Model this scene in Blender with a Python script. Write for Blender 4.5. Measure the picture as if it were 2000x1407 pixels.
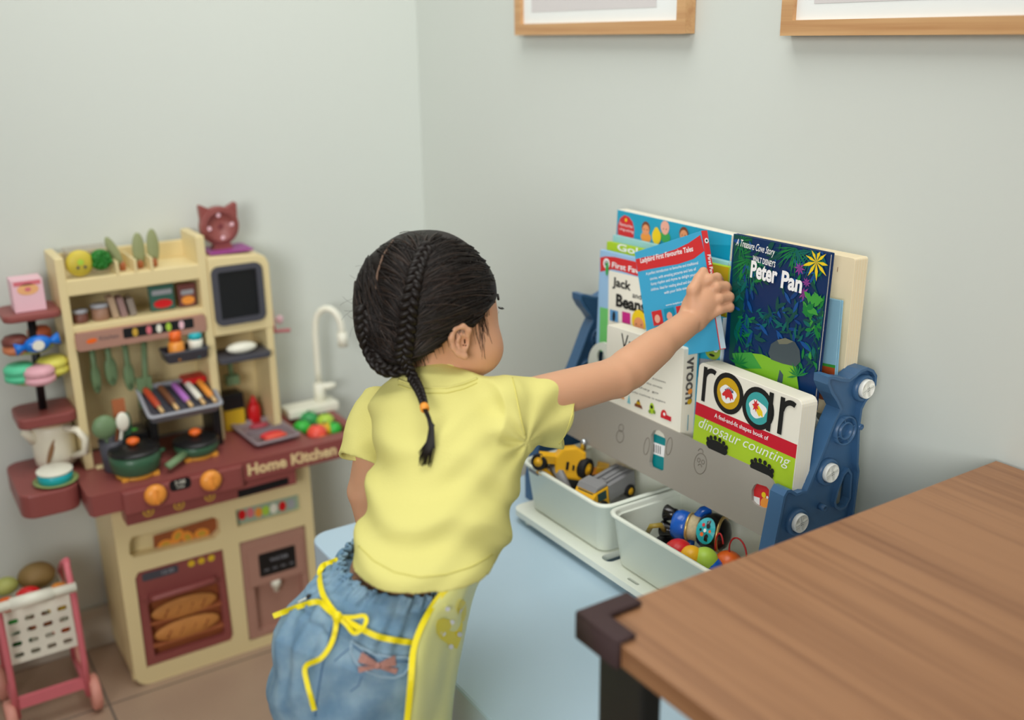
import bpy, math, random
import numpy as np
from mathutils import Vector, Matrix, noise as mnoise
for o in list(bpy.data.objects): bpy.data.objects.remove(o)
S = bpy.context.scene
COL = S.collection
PI = math.pi
# ---------------------------------------------------------------- camera (world origin: floor point under the lens, X along the left wall, Y along the right wall)
CAMH = 1.3
FPX = 2000.0
PITCH, ROLL, YAW = math.radians(17.77), math.radians(-0.79), math.radians(32.64)
cF = Vector((math.sin(YAW)*math.cos(PITCH), math.cos(YAW)*math.cos(PITCH), -math.sin(PITCH)))
cR0 = Vector((math.cos(YAW), -math.sin(YAW), 0)); cU0 = cR0.cross(cF)
cR = math.cos(ROLL)*cR0 + math.sin(ROLL)*cU0
cU = -math.sin(ROLL)*cR0 + math.cos(ROLL)*cU0
cam_d = bpy.data.cameras.new('camera'); cam = bpy.data.objects.new('camera', cam_d); COL.objects.link(cam)
cam.matrix_world = Matrix(((cR.x, cU.x, -cF.x, 0), (cR.y, cU.y, -cF.y, 0), (cR.z, cU.z, -cF.z, CAMH), (0, 0, 0, 1)))
cam_d.lens = 36; cam_d.sensor_width = 36; cam_d.sensor_fit = 'HORIZONTAL'; cam_d.clip_start = .02
cam_d.dof.use_dof = True; cam_d.dof.focus_distance = 1.38; cam_d.dof.aperture_fstop = 2.15
S.camera = cam
# ---------------------------------------------------------------- world, lamps, exposure
S.view_settings.view_transform = 'Standard'; S.view_settings.look = 'None'
S.view_settings.gamma = 1; S.view_settings.use_curve_mapping = False
S.view_settings.exposure = .19
W = bpy.data.worlds.new('world'); S.world = W; W.use_nodes = True
W.node_tree.nodes['Background'].inputs[0].default_value = (1, 1, 1, 1)
W.node_tree.nodes['Background'].inputs[1].default_value = .08
def area(name, loc, target, sx, sy, power, col):
    l = bpy.data.lights.new(name, 'AREA'); l.shape = 'RECTANGLE'; l.size = sx; l.size_y = sy; l.energy = power; l.color = col
    o = bpy.data.objects.new(name, l); COL.objects.link(o); o.location = loc
    o.rotation_euler = (Vector(target)-Vector(loc)).to_track_quat('-Z', 'Y').to_euler(); return o
area('front_fill_light', (.5, -1.4, 1.8), (.5, 2.2, 1.0), 1.5, 1.3, 6, (1, 1, .99))  # added fill lamp, out of view behind the camera, brightens the left wall
side_fill = area('side_fill_light', (-1.6, -1.0, 1.7), (1.157, 1.75, .95), 1.3, 1.3, 7, (1, 1, .99)); side_fill.data.spread = 1.0  # added narrow fill lamp aimed near the room corner to even out the walls
area('ceiling_panel_light', (.46, 1.15, 2.56), (.46, 1.15, 0), 1.2, 1.2, 19, (1, 1, .985))
def at(px, py, ax, val):
    """point of the place seen at photo pixel (px,py) on the plane axis=val"""
    r = cF*FPX + cR*(px-1000) - cU*(py-703.5)
    if ax == 2: val = val-CAMH
    p = r*(val/r[ax]); return Vector((p.x, p.y, p.z+CAMH))
def atd(px, py, d):
    r = cF*FPX + cR*(px-1000) - cU*(py-703.5)
    p = r*(d/FPX); return Vector((p.x, p.y, p.z+CAMH))
# ---------------------------------------------------------------- materials
def lin(c):
    c = c/255.0
    return c/12.92 if c <= .04045 else ((c+.055)/1.055)**2.4
MATS = {}
def mat(name, rgb, rough=.5, spec=.5, vary=.05, scale=40, bump=0, coat=0, metal=0, sss=0, alpha=None, trans=0, emit=None, gain=1.12):
    if name in MATS: return MATS[name]
    m = bpy.data.materials.new(name); m.use_nodes = True; nt = m.node_tree; b = nt.nodes['Principled BSDF']
    c = [min(.92, lin(x)*gain) for x in rgb]
    tc = nt.nodes.new('ShaderNodeTexCoord'); nz = nt.nodes.new('ShaderNodeTexNoise'); nz.inputs['Scale'].default_value = scale; nz.inputs['Detail'].default_value = 3
    nt.links.new(tc.outputs['Object'], nz.inputs['Vector'])
    mx = nt.nodes.new('ShaderNodeMix'); mx.data_type = 'RGBA'
    mx.inputs[6].default_value = [x*(1-vary) for x in c]+[1]; mx.inputs[7].default_value = [min(1, x*(1+vary)) for x in c]+[1]
    nt.links.new(nz.outputs['Fac'], mx.inputs[0]); nt.links.new(mx.outputs[2], b.inputs['Base Color'])
    b.inputs['Roughness'].default_value = rough; b.inputs['Specular IOR Level'].default_value = spec
    b.inputs['Coat Weight'].default_value = coat; b.inputs['Metallic'].default_value = metal
    if sss:
        b.inputs['Subsurface Weight'].default_value = sss; b.inputs['Subsurface Scale'].default_value = .006
        b.inputs['Subsurface Radius'].default_value = (1, .35, .2)
    if trans: b.inputs['Transmission Weight'].default_value = trans
    if alpha is not None: b.inputs['Alpha'].default_value = alpha
    if bump:
        bp = nt.nodes.new('ShaderNodeBump'); bp.inputs['Strength'].default_value = bump; bp.inputs['Distance'].default_value = .001
        nt.links.new(nz.outputs['Fac'], bp.inputs['Height']); nt.links.new(bp.outputs[0], b.inputs['Normal'])
    MATS[name] = m; return m
# ---------------------------------------------------------------- mesh builder
def rrect(x0, y0, x1, y1, r, n=5):
    r = min(r, (x1-x0)/2-1e-6, (y1-y0)/2-1e-6); out = []
    for cx, cy, a0 in ((x1-r, y0+r, -90), (x1-r, y1-r, 0), (x0+r, y1-r, 90), (x0+r, y0+r, 180)):
        for i in range(n+1):
            a = math.radians(a0+90*i/n); out.append((cx+r*math.cos(a), cy+r*math.sin(a)))
    return out
def circ(cx, cy, r, n=20, ry=None, rot=0):
    ry = ry or r; out = []
    for i in range(n):
        a = 2*PI*i/n; x, y = r*math.cos(a), ry*math.sin(a)
        out.append((cx+x*math.cos(rot)-y*math.sin(rot), cy+x*math.sin(rot)+y*math.cos(rot)))
    return out
def inset(poly, d):
    n = len(poly); out = []
    A = sum(poly[i][0]*poly[(i+1) % n][1]-poly[(i+1) % n][0]*poly[i][1] for i in range(n)); sg = 1 if A > 0 else -1
    for i in range(n):
        p, q, r = Vector(poly[i-1]), Vector(poly[i]), Vector(poly[(i+1) % n])
        a = (q-p); b = (r-q)
        if a.length < 1e-9: a = b
        if b.length < 1e-9: b = a
        a.normalize(); b.normalize()
        na = Vector((-a.y, a.x))*sg; nb = Vector((-b.y, b.x))*sg; m = na+nb
        if m.length < 1e-6: m = na
        m.normalize(); k = max(.4, m.dot(na)); o = q+m*d/k; out.append((o.x, o.y))
    return out
def frame_m(origin, xdir, ydir):
    x = Vector(xdir).normalized(); z = x.cross(Vector(ydir)).normalized(); y = z.cross(x)
    return Matrix(((x.x, y.x, z.x, origin[0]), (x.y, y.y, z.y, origin[1]), (x.z, y.z, z.z, origin[2]), (0, 0, 0, 1)))
# prism frames: XY local -> world
def MXZ(y): return frame_m((0, y, 0), (1, 0, 0), (0, 0, 1))          # local (a,b)=(x,z); local z points to -Y (towards the camera)
def MYZ(x): return frame_m((x, 0, 0), (0, -1, 0), (0, 0, 1))         # local (a,b)=(-y,z); local z points to -X
FONTS = {}
def text_geo(s, size, extrude=0, bold=0, shear=0, space=1, align='CENTER'):
    cu = bpy.data.curves.new('t', 'FONT'); cu.body = s; cu.size = size; cu.extrude = extrude; cu.offset = bold; cu.shear = shear
    cu.space_character = space; cu.align_x = align; cu.align_y = 'CENTER'; cu.resolution_u = 3
    o = bpy.data.objects.new('t', cu); me = bpy.data.meshes.new_from_object(o)
    vs = [v.co.copy() for v in me.vertices]; fs = [tuple(p.vertices) for p in me.polygons]
    bpy.data.objects.remove(o); bpy.data.curves.remove(cu); bpy.data.meshes.remove(me); return vs, fs
class MB:
    def __init__(s, M=None): s.v = []; s.f = []; s.mi = []; s.sm = []; s.mats = []; s.M = M
    def mid(s, m):
        if m not in s.mats: s.mats.append(m)
        return s.mats.index(m)
    def add(s, vs, fs, m, smooth=False, M=None):
        k = len(s.v); T = M if M is not None else Matrix.Identity(4)
        if s.M is not None: T = s.M @ T
        s.v += [T @ Vector(v) for v in vs]; s.f += [tuple(i+k for i in f) for f in fs]
        s.mi += [s.mid(m)]*len(fs); s.sm += [smooth]*len(fs); return s
    def box(s, x0, y0, z0, x1, y1, z1, m, M=None):
        v = [(x0, y0, z0), (x1, y0, z0), (x1, y1, z0), (x0, y1, z0), (x0, y0, z1), (x1, y0, z1), (x1, y1, z1), (x0, y1, z1)]
        return s.add(v, [(3, 2, 1, 0), (4, 5, 6, 7), (0, 1, 5, 4), (1, 2, 6, 5), (2, 3, 7, 6), (3, 0, 4, 7)], m, False, M)
    def rings(s, R, m, cap0=True, cap1=True, smooth=True, M=None, closed=True):
        n = len(R[0]); v = [p for r in R for p in r]; f = []
        for i in range(len(R)-1):
            for j in range(n if closed else n-1):
                a, b = i*n+j, i*n+(j+1) % n; f.append((a, b, b+n, a+n))
        if cap0: f.append(tuple(reversed(range(n))))
        if cap1: f.append(tuple((len(R)-1)*n+j for j in range(n)))
        return s.add(v, f, m, smooth, M)
    def prism(s, poly, h0, h1, m, M=None, bev=0, smooth=False, taper=0):
        A = sum(poly[i-1][0]*poly[i][1]-poly[i][0]*poly[i-1][1] for i in range(len(poly)))
        if A < 0: poly = list(reversed(poly))
        lv = []
        if bev:
            c = [(1, 0), (.3, .3), (0, 1)]
            for k, t in c: lv.append((bev*k, h0+bev*t))
            for k, t in reversed(c): lv.append((bev*k, h1-bev*t))
        else: lv = [(0, h0), (0, h1)]
        R = []
        for d, h in lv:
            dd = d+taper*(h-h0)/(h1-h0+1e-9); q = inset(poly, dd) if abs(dd) > 1e-9 else poly
            R.append([(x, y, h) for x, y in q])
        return s.rings(R, m, smooth=smooth, M=M)
    def flat(s, poly, h, m, M=None):
        A = sum(poly[i-1][0]*poly[i][1]-poly[i][0]*poly[i-1][1] for i in range(len(poly)))
        if A < 0: poly = list(reversed(poly))
        return s.add([(x, y, h) for x, y in poly], [tuple(range(len(poly)))], m, False, M)
    def lathe(s, prof, m, M=None, n=28, smooth=True, sx=1, sy=1):
        R = [[(r*math.cos(2*PI*i/n)*sx, r*math.sin(2*PI*i/n)*sy, z) for i in range(n)] for r, z in prof]
        return s.rings(R, m, smooth=smooth, M=M)
    def ell(s, c, r, m, M=None, n=16, k=10):
        R = [[(c[0]+r[0]*math.sin(PI*j/k)*math.cos(2*PI*i/n), c[1]+r[1]*math.sin(PI*j/k)*math.sin(2*PI*i/n), c[2]-r[2]*math.cos(PI*j/k)) for i in range(n)] for j in range(k+1)]
        R[0] = [(c[0]+(p[0]-c[0]), p[1], c[2]-r[2]) for p in R[0]]
        return s.rings(R, m, M=M)
    def tube(s, pts, rad, m, n=10, M=None, flatk=1, up=None, cap=True):
        P = [Vector(p) for p in pts]; R = []; u = Vector(up) if up else None
        for i, p in enumerate(P):
            t = (P[min(i+1, len(P)-1)]-P[max(i-1, 0)])
            if t.length < 1e-9: t = Vector((0, 0, 1))
            t.normalize()
            if u is None: u = t.orthogonal()
            u = (u-t*u.dot(t)); u.normalize(); w = t.cross(u)
            r = rad(i/(len(P)-1)) if callable(rad) else rad
            R.append([p+u*r*math.cos(2*PI*j/n)+w*r*flatk*math.sin(2*PI*j/n) for j in range(n)])
        return s.rings(R, m, cap, cap, M=M)
    def text(s, t, x, y, h, size, m, M=None, rot=0, sx=1, **k):
        vs, fs = text_geo(t, size, **k)
        T = Matrix.Translation((x, y, h)) @ Matrix.Rotation(rot, 4, 'Z') @ Matrix.Diagonal((sx, 1, 1, 1))
        return s.add(vs, fs, m, False, (M @ T) if M is not None else T)
    def build(s, name, parent=None, label=None, cat=None, group=None, kind=None, bevel=0, loc=None, subsurf=0):
        me = bpy.data.meshes.new(name)
        off = Vector(loc) if loc is not None else Vector((0, 0, 0))
        if parent is not None and loc is None: off = parent_origin(parent)
        me.from_pydata([tuple(v-off) for v in s.v], [], s.f)
        for m in s.mats: me.materials.append(m)
        me.polygons.foreach_set('material_index', s.mi); me.polygons.foreach_set('use_smooth', s.sm); me.update()
        o = bpy.data.objects.new(name, me); COL.objects.link(o)
        if parent is not None:
            o.parent = parent; o.location = off-parent_origin(parent); ORI[o.name] = off
        else: o.location = off; ORI[o.name] = off
        if bevel:
            b = o.modifiers.new('b', 'BEVEL'); b.width = bevel; b.segments = 2; b.limit_method = 'ANGLE'; b.angle_limit = .6
        if subsurf:
            q = o.modifiers.new('s', 'SUBSURF'); q.levels = subsurf; q.render_levels = subsurf
        props(o, label, cat, group, kind); return o
ORI = {}
def parent_origin(p): return ORI[p.name]
def props(o, label=None, cat=None, group=None, kind=None):
    if label: o['label'] = label
    if cat: o['category'] = cat
    if group: o['group'] = group
    if kind: o['kind'] = kind
def thing(name, loc, label, cat, group=None):
    o = bpy.data.objects.new(name, None); COL.objects.link(o); o.location = loc; o.empty_display_size = .02
    ORI[o.name] = Vector(loc); props(o, label, cat, group); return o
def tub(mb, x0, x1, y0, y1, z0, z1, r, t, taper, lip, m, M=None, liph=.006, n=5):
    """open box with rounded corners, wall thickness t, bottom narrower by taper, rolled rim of width lip"""
    def rg(d, z, rr=r): return [(x, y, z) for x, y in rrect(x0+d, y0+d, x1-d, y1-d, max(.001, rr-d*.3), n)]
    R = [rg(taper, z0), rg(taper, z0)]; R = [rg(taper+.004, z0), rg(taper, z0+.004), rg(0, z1-liph), rg(-lip, z1-liph+.001), rg(-lip-.001, z1-.002), rg(-lip*.4, z1), rg(t-.001, z1), rg(t, z1-.003), rg(t+taper, z0+t)]
    mb.rings(R, m, M=M); return mb
# ================================================================ ROOM
WX, WY, CEIL = 1.157, 2.192, 2.6
wallm = mat('wall_paint', (214, 219, 212), .85, .2, .012, 3, gain=1.0)
bm_ = mat('baseboard_tile', (186, 178, 163), .4, .4, .03, 8)
def floor_mat():
    m = bpy.data.materials.new('floor_tile'); m.use_nodes = True; nt = m.node_tree; b = nt.nodes['Principled BSDF']
    tc = nt.nodes.new('ShaderNodeTexCoord'); br = nt.nodes.new('ShaderNodeTexBrick'); br.offset = 0
    mp = nt.nodes.new('ShaderNodeMapping'); mp.inputs['Location'].default_value = (.14, .05, 0)
    br.inputs['Scale'].default_value = 1; br.inputs['Brick Width'].default_value = .4; br.inputs['Row Height'].default_value = .4; br.inputs['Mortar Size'].default_value = .0025
    nz = nt.nodes.new('ShaderNodeTexNoise'); nz.inputs['Scale'].default_value = 5; nz.inputs['Detail'].default_value = 5
    mx = nt.nodes.new('ShaderNodeMix'); mx.data_type = 'RGBA'
    c = [lin(x) for x in (178, 152, 130)]
    mx.inputs[6].default_value = [x*.86 for x in c]+[1]; mx.inputs[7].default_value = [x*1.12 for x in c]+[1]
    nt.links.new(tc.outputs['Object'], mp.inputs[0]); nt.links.new(mp.outputs[0], br.inputs['Vector']); nt.links.new(tc.outputs['Object'], nz.inputs['Vector'])
    nt.links.new(nz.outputs['Fac'], mx.inputs[0]); nt.links.new(mx.outputs[2], br.inputs['Color1']); nt.links.new(mx.outputs[2], br.inputs['Color2'])
    br.inputs['Mortar'].default_value = (.16, .13, .11, 1); nt.links.new(br.outputs['Color'], b.inputs['Base Color']); b.inputs['Roughness'].default_value = .35
    return m
MB().box(-2.6, -2.6, -.05, WX+.1, WY+.1, 0, floor_mat()).build('floor', kind='structure')
MB().box(-2.6, WY, 0, WX+.1, WY+.1, CEIL, wallm).build('wall_left', kind='structure')
MB().box(WX, -2.6, 0, WX+.1, WY, CEIL, wallm).build('wall_right', kind='structure')
MB().box(-2.6, -2.6, CEIL, WX+.1, WY+.1, CEIL+.05, wallm).build('ceiling', kind='structure')
MB().box(-2.6, WY-.012, 0, WX, WY, .098, bm_).build('baseboard_left', kind='structure', bevel=.003)
MB().box(WX-.012, -2.6, 0, WX, WY-.012, .098, bm_).build('baseboard_right', kind='structure', bevel=.003)
# ================================================================ wood materials
def wood(name, c1, c2, axis, sc=1.0, rough=.42, obj=True):
    m = bpy.data.materials.new(name); m.use_nodes = True; nt = m.node_tree; b = nt.nodes['Principled BSDF']
    tc = nt.nodes.new('ShaderNodeTexCoord'); mp = nt.nodes.new('ShaderNodeMapping')
    s = [50*sc, 50*sc, 50*sc]; s[axis] = 1.0*sc; mp.inputs['Scale'].default_value = s
    nt.links.new(tc.outputs['Object'], mp.inputs[0])
    n1 = nt.nodes.new('ShaderNodeTexNoise'); n1.inputs['Scale'].default_value = 1.0; n1.inputs['Detail'].default_value = 6; n1.inputs['Roughness'].default_value = .62; n1.inputs['Distortion'].default_value = .35
    n2 = nt.nodes.new('ShaderNodeTexNoise'); n2.inputs['Scale'].default_value = 6; n2.inputs['Detail'].default_value = 3
    n3 = nt.nodes.new('ShaderNodeTexNoise'); n3.inputs['Scale'].default_value = .22; n3.inputs['Detail'].default_value = 2
    for n in (n1, n2, n3): nt.links.new(mp.outputs[0], n.inputs['Vector'])
    a = nt.nodes.new('ShaderNodeMath'); a.operation = 'MULTIPLY_ADD'; a.inputs[1].default_value = .3; nt.links.new(n2.outputs['Fac'], a.inputs[0]); nt.links.new(n1.outputs['Fac'], a.inputs[2])
    a2 = nt.nodes.new('ShaderNodeMath'); a2.operation = 'MULTIPLY_ADD'; a2.inputs[1].default_value = .5; nt.links.new(n3.outputs['Fac'], a2.inputs[0]); nt.links.new(a.outputs[0], a2.inputs[2])
    r = nt.nodes.new('ShaderNodeValToRGB'); e = r.color_ramp.elements
    e[0].position = .68; e[0].color = [lin(x) for x in c2]+[1]; e[1].position = 1.12; e[1].color = [lin(x) for x in c1]+[1]
    e[1].position = 1.0
    nt.links.new(a2.outputs[0], r.inputs[0]); nt.links.new(r.outputs[0], b.inputs['Base Color']); b.inputs['Roughness'].default_value = rough
    return m
desk_wood = wood('walnut_laminate', (164, 117, 80), (132, 88, 57), 1, 1.5)
oak = wood('oak_frame_wood', (212, 168, 118), (188, 138, 90), 1, .8, .5)
blackm = mat('black_powder_coat', (34, 35, 33), .45, .4, .05)
# ================================================================ DESK
dk = thing('desk', (.82, 0, 0), 'brown wood-grain desk with black metal legs in the right foreground', 'desk')
DX0, DX1, DY0, DY1, DZ = .5035, 1.147, -.75, .6685, .78
MB().box(DX0, DY0, DZ-.022, DX1, DY1, DZ, desk_wood).build('desktop', dk, bevel=.0008)
for x0, x1 in ((DX0+.0125, DX0+.0375), (DX1-.05, DX1-.02)):
    for y0, y1 in ((.598, .662), (-.72, -.65)):
        MB().box(x0, y0, 0, x1, y1, DZ-.030, blackm).build('leg', dk, bevel=.004)
        MB().box(x0+.002, y0-.03, DZ-.0305, x1+.02, y1, DZ-.0225, blackm).build('mounting_plate', dk)
MB().box(DX0+.12, -.65, DZ-.052, DX0+.15, .64, DZ-.0225, blackm).build('frame_rail', dk)
MB().box(DX1-.06, -.65, DZ-.062, DX1-.03, .598, DZ-.030, blackm).build('frame_rail', dk)
foam = mat('dark_brown_foam', (66, 50, 50), .75, .25, .05, 120, bump=.2)
g = MB()
w, L, o_ = .017, .056, .0055
poly = [(DX0-o_, DY1+o_), (DX0-o_, DY1-L), (DX0+w, DY1-L), (DX0+w, DY1-w), (DX0+L, DY1-w), (DX0+L, DY1+o_)]
g.prism(poly, DZ, DZ+.007, foam, bev=.003, smooth=True)
poly2 = [(DX0-o_, DY1+o_), (DX0-o_, DY1-L), (DX0, DY1-L), (DX0, DY1), (DX0+L, DY1), (DX0+L, DY1+o_)]
g.prism(poly2, DZ-.024, DZ+.003, foam, bev=.0015, smooth=True)
g.build('corner_guard', label='dark brown foam corner guard on the near left corner of the wooden desk', cat='corner guard', loc=(DX0, DY1, DZ))
# ================================================================ BLUE TABLE
bluem = mat('pale_blue_plastic', (174, 198, 214), .2, .5, .015, 6)
bt = thing('play_table', (.85, .95, 0), 'low pale blue plastic play table against the wall', 'table')
TZ = .49
TX0, TX1, TY0, TY1 = .549, 1.142, .690, 1.51
m_ = MB(); m_.prism(rrect(TX0, TY0, TX1, TY1, .035, 6), TZ-.11, TZ, bluem, bev=.004, smooth=False); m_.build('table_top', bt, loc=None)
for x in (TX0+.06, TX1-.06):
    for y in (TY0+.06, TY1-.06):
        MB().prism(circ(x, y, .03, 24), 0, TZ-.11, bluem, smooth=True).build('leg', bt)
# ================================================================ BOOK AND TOY RACK
navy = mat('steel_blue_plastic', (60, 98, 136), .38, .5, .03, 30)
whitep = mat('white_plastic', (226, 230, 218), .35, .5, .02, 20)
greyp = mat('warm_grey_plastic', (150, 145, 136), .5, .4, .02, 20)
capw = mat('cap_white_plastic', (238, 238, 226), .3, .5, .02)
RY0, RY1 = .840, 1.358
rk = thing('toy_rack', (1.03, 1.1, TZ), 'blue and white plastic book rack with grey front panel on the pale blue table', 'shelf rack')
outer = [(1707, 723), (1713.5, 734), (1711.5, 752), (1703, 771), (1691.6, 786), (1684.5, 800), (1680, 833), (1677, 907), (1679, 921), (1669, 1001)]
front = [(1524, 1007), (1531, 970), (1538, 958), (1546, 957), (1557, 964), (1568, 960), (1576, 960), (1603, 894), (1629, 826), (1641, 800), (1634, 785), (1624, 770), (1617, 752), (1618, 737), (1628, 735), (1645, 740), (1660, 741), (1671, 733), (1682, 723), (1696, 718)]
P3 = [at(x, y, 1, RY0) for x, y in outer]; PF = [at(x, y, 1, RY0) for x, y in front]
prof = [(p.x, p.z) for p in P3]+[(1.108, .52), (1.10, .500), (.925, .500), (.925, .545), (.943, .62)]+[(p.x, p.z) for p in PF]
def side_panel(y, thick, label):
    mb = MB(MXZ(y)); out = prof; inn = inset(out, .004)
    A = sum(out[i-1][0]*out[i][1]-out[i][0]*out[i-1][1] for i in range(len(out)))
    # rim
    n = len(out); R = [[(a, b, 0) for a, b in out], [(a, b, -thick) for a, b in out], [(a, b, -thick) for a, b in inn], [(a, b, 0) for a, b in inn], [(a, b, 0) for a, b in out]]
    mb.rings(R, navy, False, False, smooth=False)
    # recessed web with teardrop hole
    tear = [at(x, yy, 1, RY0) for x, yy in ((1659, 922), (1664, 930), (1661, 975), (1654, 990), (1645, 994), (1637, 990), (1635, 982), (1640, 962), (1652, 930))]
    tear = [(p.x, p.z) for p in tear]
    web_with_hole(mb, inset(out, .003), tear, -.0085, -.0115, navy)
    ti = inset(tear, -.0035)
    R = [[(a, b, -.002) for a, b in ti], [(a, b, -.014) for a, b in ti], [(a, b, -.014) for a, b in tear], [(a, b, -.002) for a, b in tear], [(a, b, -.002) for a, b in ti]]
    mb.rings(R, navy, False, False, smooth=False)
    # ring hub and pegs
    c = at(1655, 843, 1, RY0); r = .0205
    for rr in (r, r*.62):
        R = [[(c.x+q*math.cos(a), c.z+q*math.sin(a), h) for a in [2*PI*i/28 for i in range(28)]] for q, h in ((rr, -.009), (rr, -.0005), (rr-.002, -.0005), (rr-.002, -.009))]
        mb.rings(R, navy, False, False)
    for k in range(4):
        a = .3+k*PI/2; mb.add([(c.x+rr_*math.cos(a)+d*math.sin(a), c.z+rr_*math.sin(a)-d*math.cos(a), h) for h in (-.009, -.001) for rr_, d in ((r*.62, .0008), (r, .0008), (r, -.0008), (r*.62, -.0008))],
                          [(4, 5, 6, 7), (0, 1, 5, 4), (2, 3, 7, 6), (1, 2, 6, 5), (3, 0, 4, 7)], navy)
    for px_, py_, rr in ((1681, 834, .0042), (1610, 993, .0048)):
        q = at(px_, py_, 1, RY0); mb.lathe([(rr, -.012), (rr, 0), (rr*.6, 0), (rr*.55, -.006), (0, -.006)], navy, Matrix.Translation((q.x, q.z, .002)), 14)
    for px_, py_ in ((1693, 760), (1623, 924), (1563, 1022)):
        q = at(px_, py_, 1, RY0); mb.lathe([(.0195, -.012), (.0185, -.001), (.014, -.001), (.014, -.006), (0, -.006)], navy, Matrix.Translation((q.x-.001, q.z, 0)), 28)
    return mb.build('side_panel', rk, label)
def web_with_hole(mb, poly, hole, h0, h1, m):
    """flat plate with one hole, bridged as two ngons via tessellation"""
    from mathutils.geometry import tessellate_polygon
    vs = [Vector((a, b, 0)) for a, b in poly]+[Vector((a, b, 0)) for a, b in hole]
    tr = tessellate_polygon([[Vector((a, b, 0)) for a, b in poly], [Vector((a, b, 0)) for a, b in hole]])
    fs = []
    for t in tr:
        a, b, c = [vs[i] for i in t]
        ar = (b-a).cross(c-a).z
        fs.append(tuple(t) if ar > 0 else tuple(reversed(t)))
    mb.add([(v.x, v.y, h0) for v in vs], fs, m); mb.add([(v.x, v.y, h1) for v in vs], [tuple(reversed(t)) for t in fs], m)
def plate(mb, poly, holes, h0, h1, m, bev=.001, M=None):
    """solid plate with several holes (walls included)"""
    from mathutils.geometry import tessellate_polygon
    loops = [poly]+holes; vs = [p for L_ in loops for p in L_]
    tr = tessellate_polygon([[Vector((a, b, 0)) for a, b in L_] for L_ in loops]); fs = []
    for t in tr:
        a, b, c = [Vector(vs[i]) for i in t]; ar = (b-a).x*(c-a).y-(b-a).y*(c-a).x
        fs.append(tuple(t) if ar > 0 else tuple(reversed(t)))
    n = len(vs)
    mb.add([(x, y, h1) for x, y in vs]+[(x, y, h0) for x, y in vs], fs+[tuple(i+n for i in reversed(t)) for t in fs], m, M=M)
    for k, L_ in enumerate(loops):
        A = sum(L_[i-1][0]*L_[i][1]-L_[i][0]*L_[i-1][1] for i in range(len(L_)))
        q = L_ if A > 0 else list(reversed(L_))
        if k: q = list(reversed(q))
        mb.rings([[(x, y, h0) for x, y in q], [(x, y, h1) for x, y in q]], m, False, False, False, M=M)
def screw_cap(parent, c, y):
    mb = MB(frame_m((c[0], y, c[1]), (1, 0, 0), (0, 0, 1)))
    mb.lathe([(.0135, -.006), (.0135, .0025), (.0125, .0035), (.0118, .003), (.0112, .001), (0, .001)], capw, n=28)
    for a in (.25, .25+PI/2):
        T = Matrix.Rotation(a, 4, 'Z'); mb.box(-.0115, -.0022, .001, .0115, -.0008, .0034, capw, T); mb.box(-.0115, .0008, .001, .0115, .0022, .0034, capw, T)
    mb.build('screw_cap', parent, 'white round cap with a cross groove')
sp_r = side_panel(RY0, .024, 'steel blue side frame')
for px_, py_ in ((1693, 760), (1623, 924), (1563, 1022)):
    q = at(px_, py_, 1, RY0-.002); screw_cap(sp_r, (q.x, q.z), RY0-.002)
sp_l = side_panel(RY1+.024, .024, 'steel blue side frame')
# base tray
b = MB()
slots = [rrect(.895, y, .90, y+.06, .002, 2) for y in (.9, 1.0)]
plate(b, rrect(.868, RY0+.024, 1.10, RY1+.006, .02, 6), [rrect(.885, 1.112, .96, 1.136, .01, 4), rrect(.878, .93, .884, .97, .0025, 2), rrect(.878, 1.035, .884, 1.06, .0025, 2)], .5035, .5145, whitep)
for y in (.9, 1.33): b.prism(circ(.885, y, .009, 14), TZ+.0005, .504, whitep)
for y in (.9, 1.33): b.prism(circ(1.08, y, .009, 14), TZ+.0005, .504, whitep)
b.build('base_tray', rk, bevel=.002)
# grey front panel (leans back a little)
GP = frame_m((.9665, 0, .637), (0, -1, 0), Vector((.018, 0, .0885)).normalized())
def G(px_, py_):
    # photo pixel -> panel coordinates
    r = cF*FPX + cR*(px_-1000) - cU*(py_-703.5); n = Vector((GP[0][2], GP[1][2], GP[2][2])); o3 = Vector((GP[0][3], GP[1][3], GP[2][3]))-Vector((0, 0, CAMH))
    p = r*(n.dot(o3)/n.dot(r)); l = GP.inverted() @ Vector((p.x, p.y, p.z+CAMH)); return (l.x, l.y)
ya, yb = -(RY1+.0), -(RY0+.026)
tz = G(1350, 857)[1]
poly = [(ya, 0), (yb, 0), (yb, tz*.62), (yb-.006, tz*.82), (yb-.018, tz*.95), (yb-.035, tz), (ya, tz)]
hole1 = [G(x, y) for x, y in ((1271, 851), (1277, 841), (1287, 840), (1296, 848), (1300, 860), (1297, 890), (1296, 918), (1291, 921), (1270, 912), (1268, 903), (1271, 880))]
hole2 = [G(x, y) for x, y in ((1473, 948), (1478, 945), (1497, 951), (1502, 957), (1501, 985), (1497, 993), (1487, 992), (1473, 984), (1468, 978), (1468, 958))]
fp = MB(); plate(fp, poly, [hole1, hole2], -.006, 0, greyp, M=GP)
grm = mat('engraved_line_grey', (112, 106, 97), .7, .3)
def ering(mb, c, r, ry=None, k=20, a0=0, a1=2*PI):
    ry = ry or r; mb.tube([(c[0]+r*math.cos(a0+(a1-a0)*i/k), c[1]+ry*math.sin(a0+(a1-a0)*i/k), .0001) for i in range(k+1)], .0007, grm, 5, GP)
c = G(1368, 906); ering(fp, c, .0125, .0155)
for d in (-.0045, .0045): ering(fp, (c[0]+d, c[1]+.004), .003, k=10)
ering(fp, (c[0], c[1]-.005), .004, k=10, a0=.2, a1=PI-.2); ering(fp, (c[0]-.004, c[1]+.0165), .005, k=10, a0=0, a1=PI)
c = G(1212, 848); ering(fp, (c[0], c[1]-.004), .009, .010); ering(fp, (c[0]-.001, c[1]+.010), .006, k=12)
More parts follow.
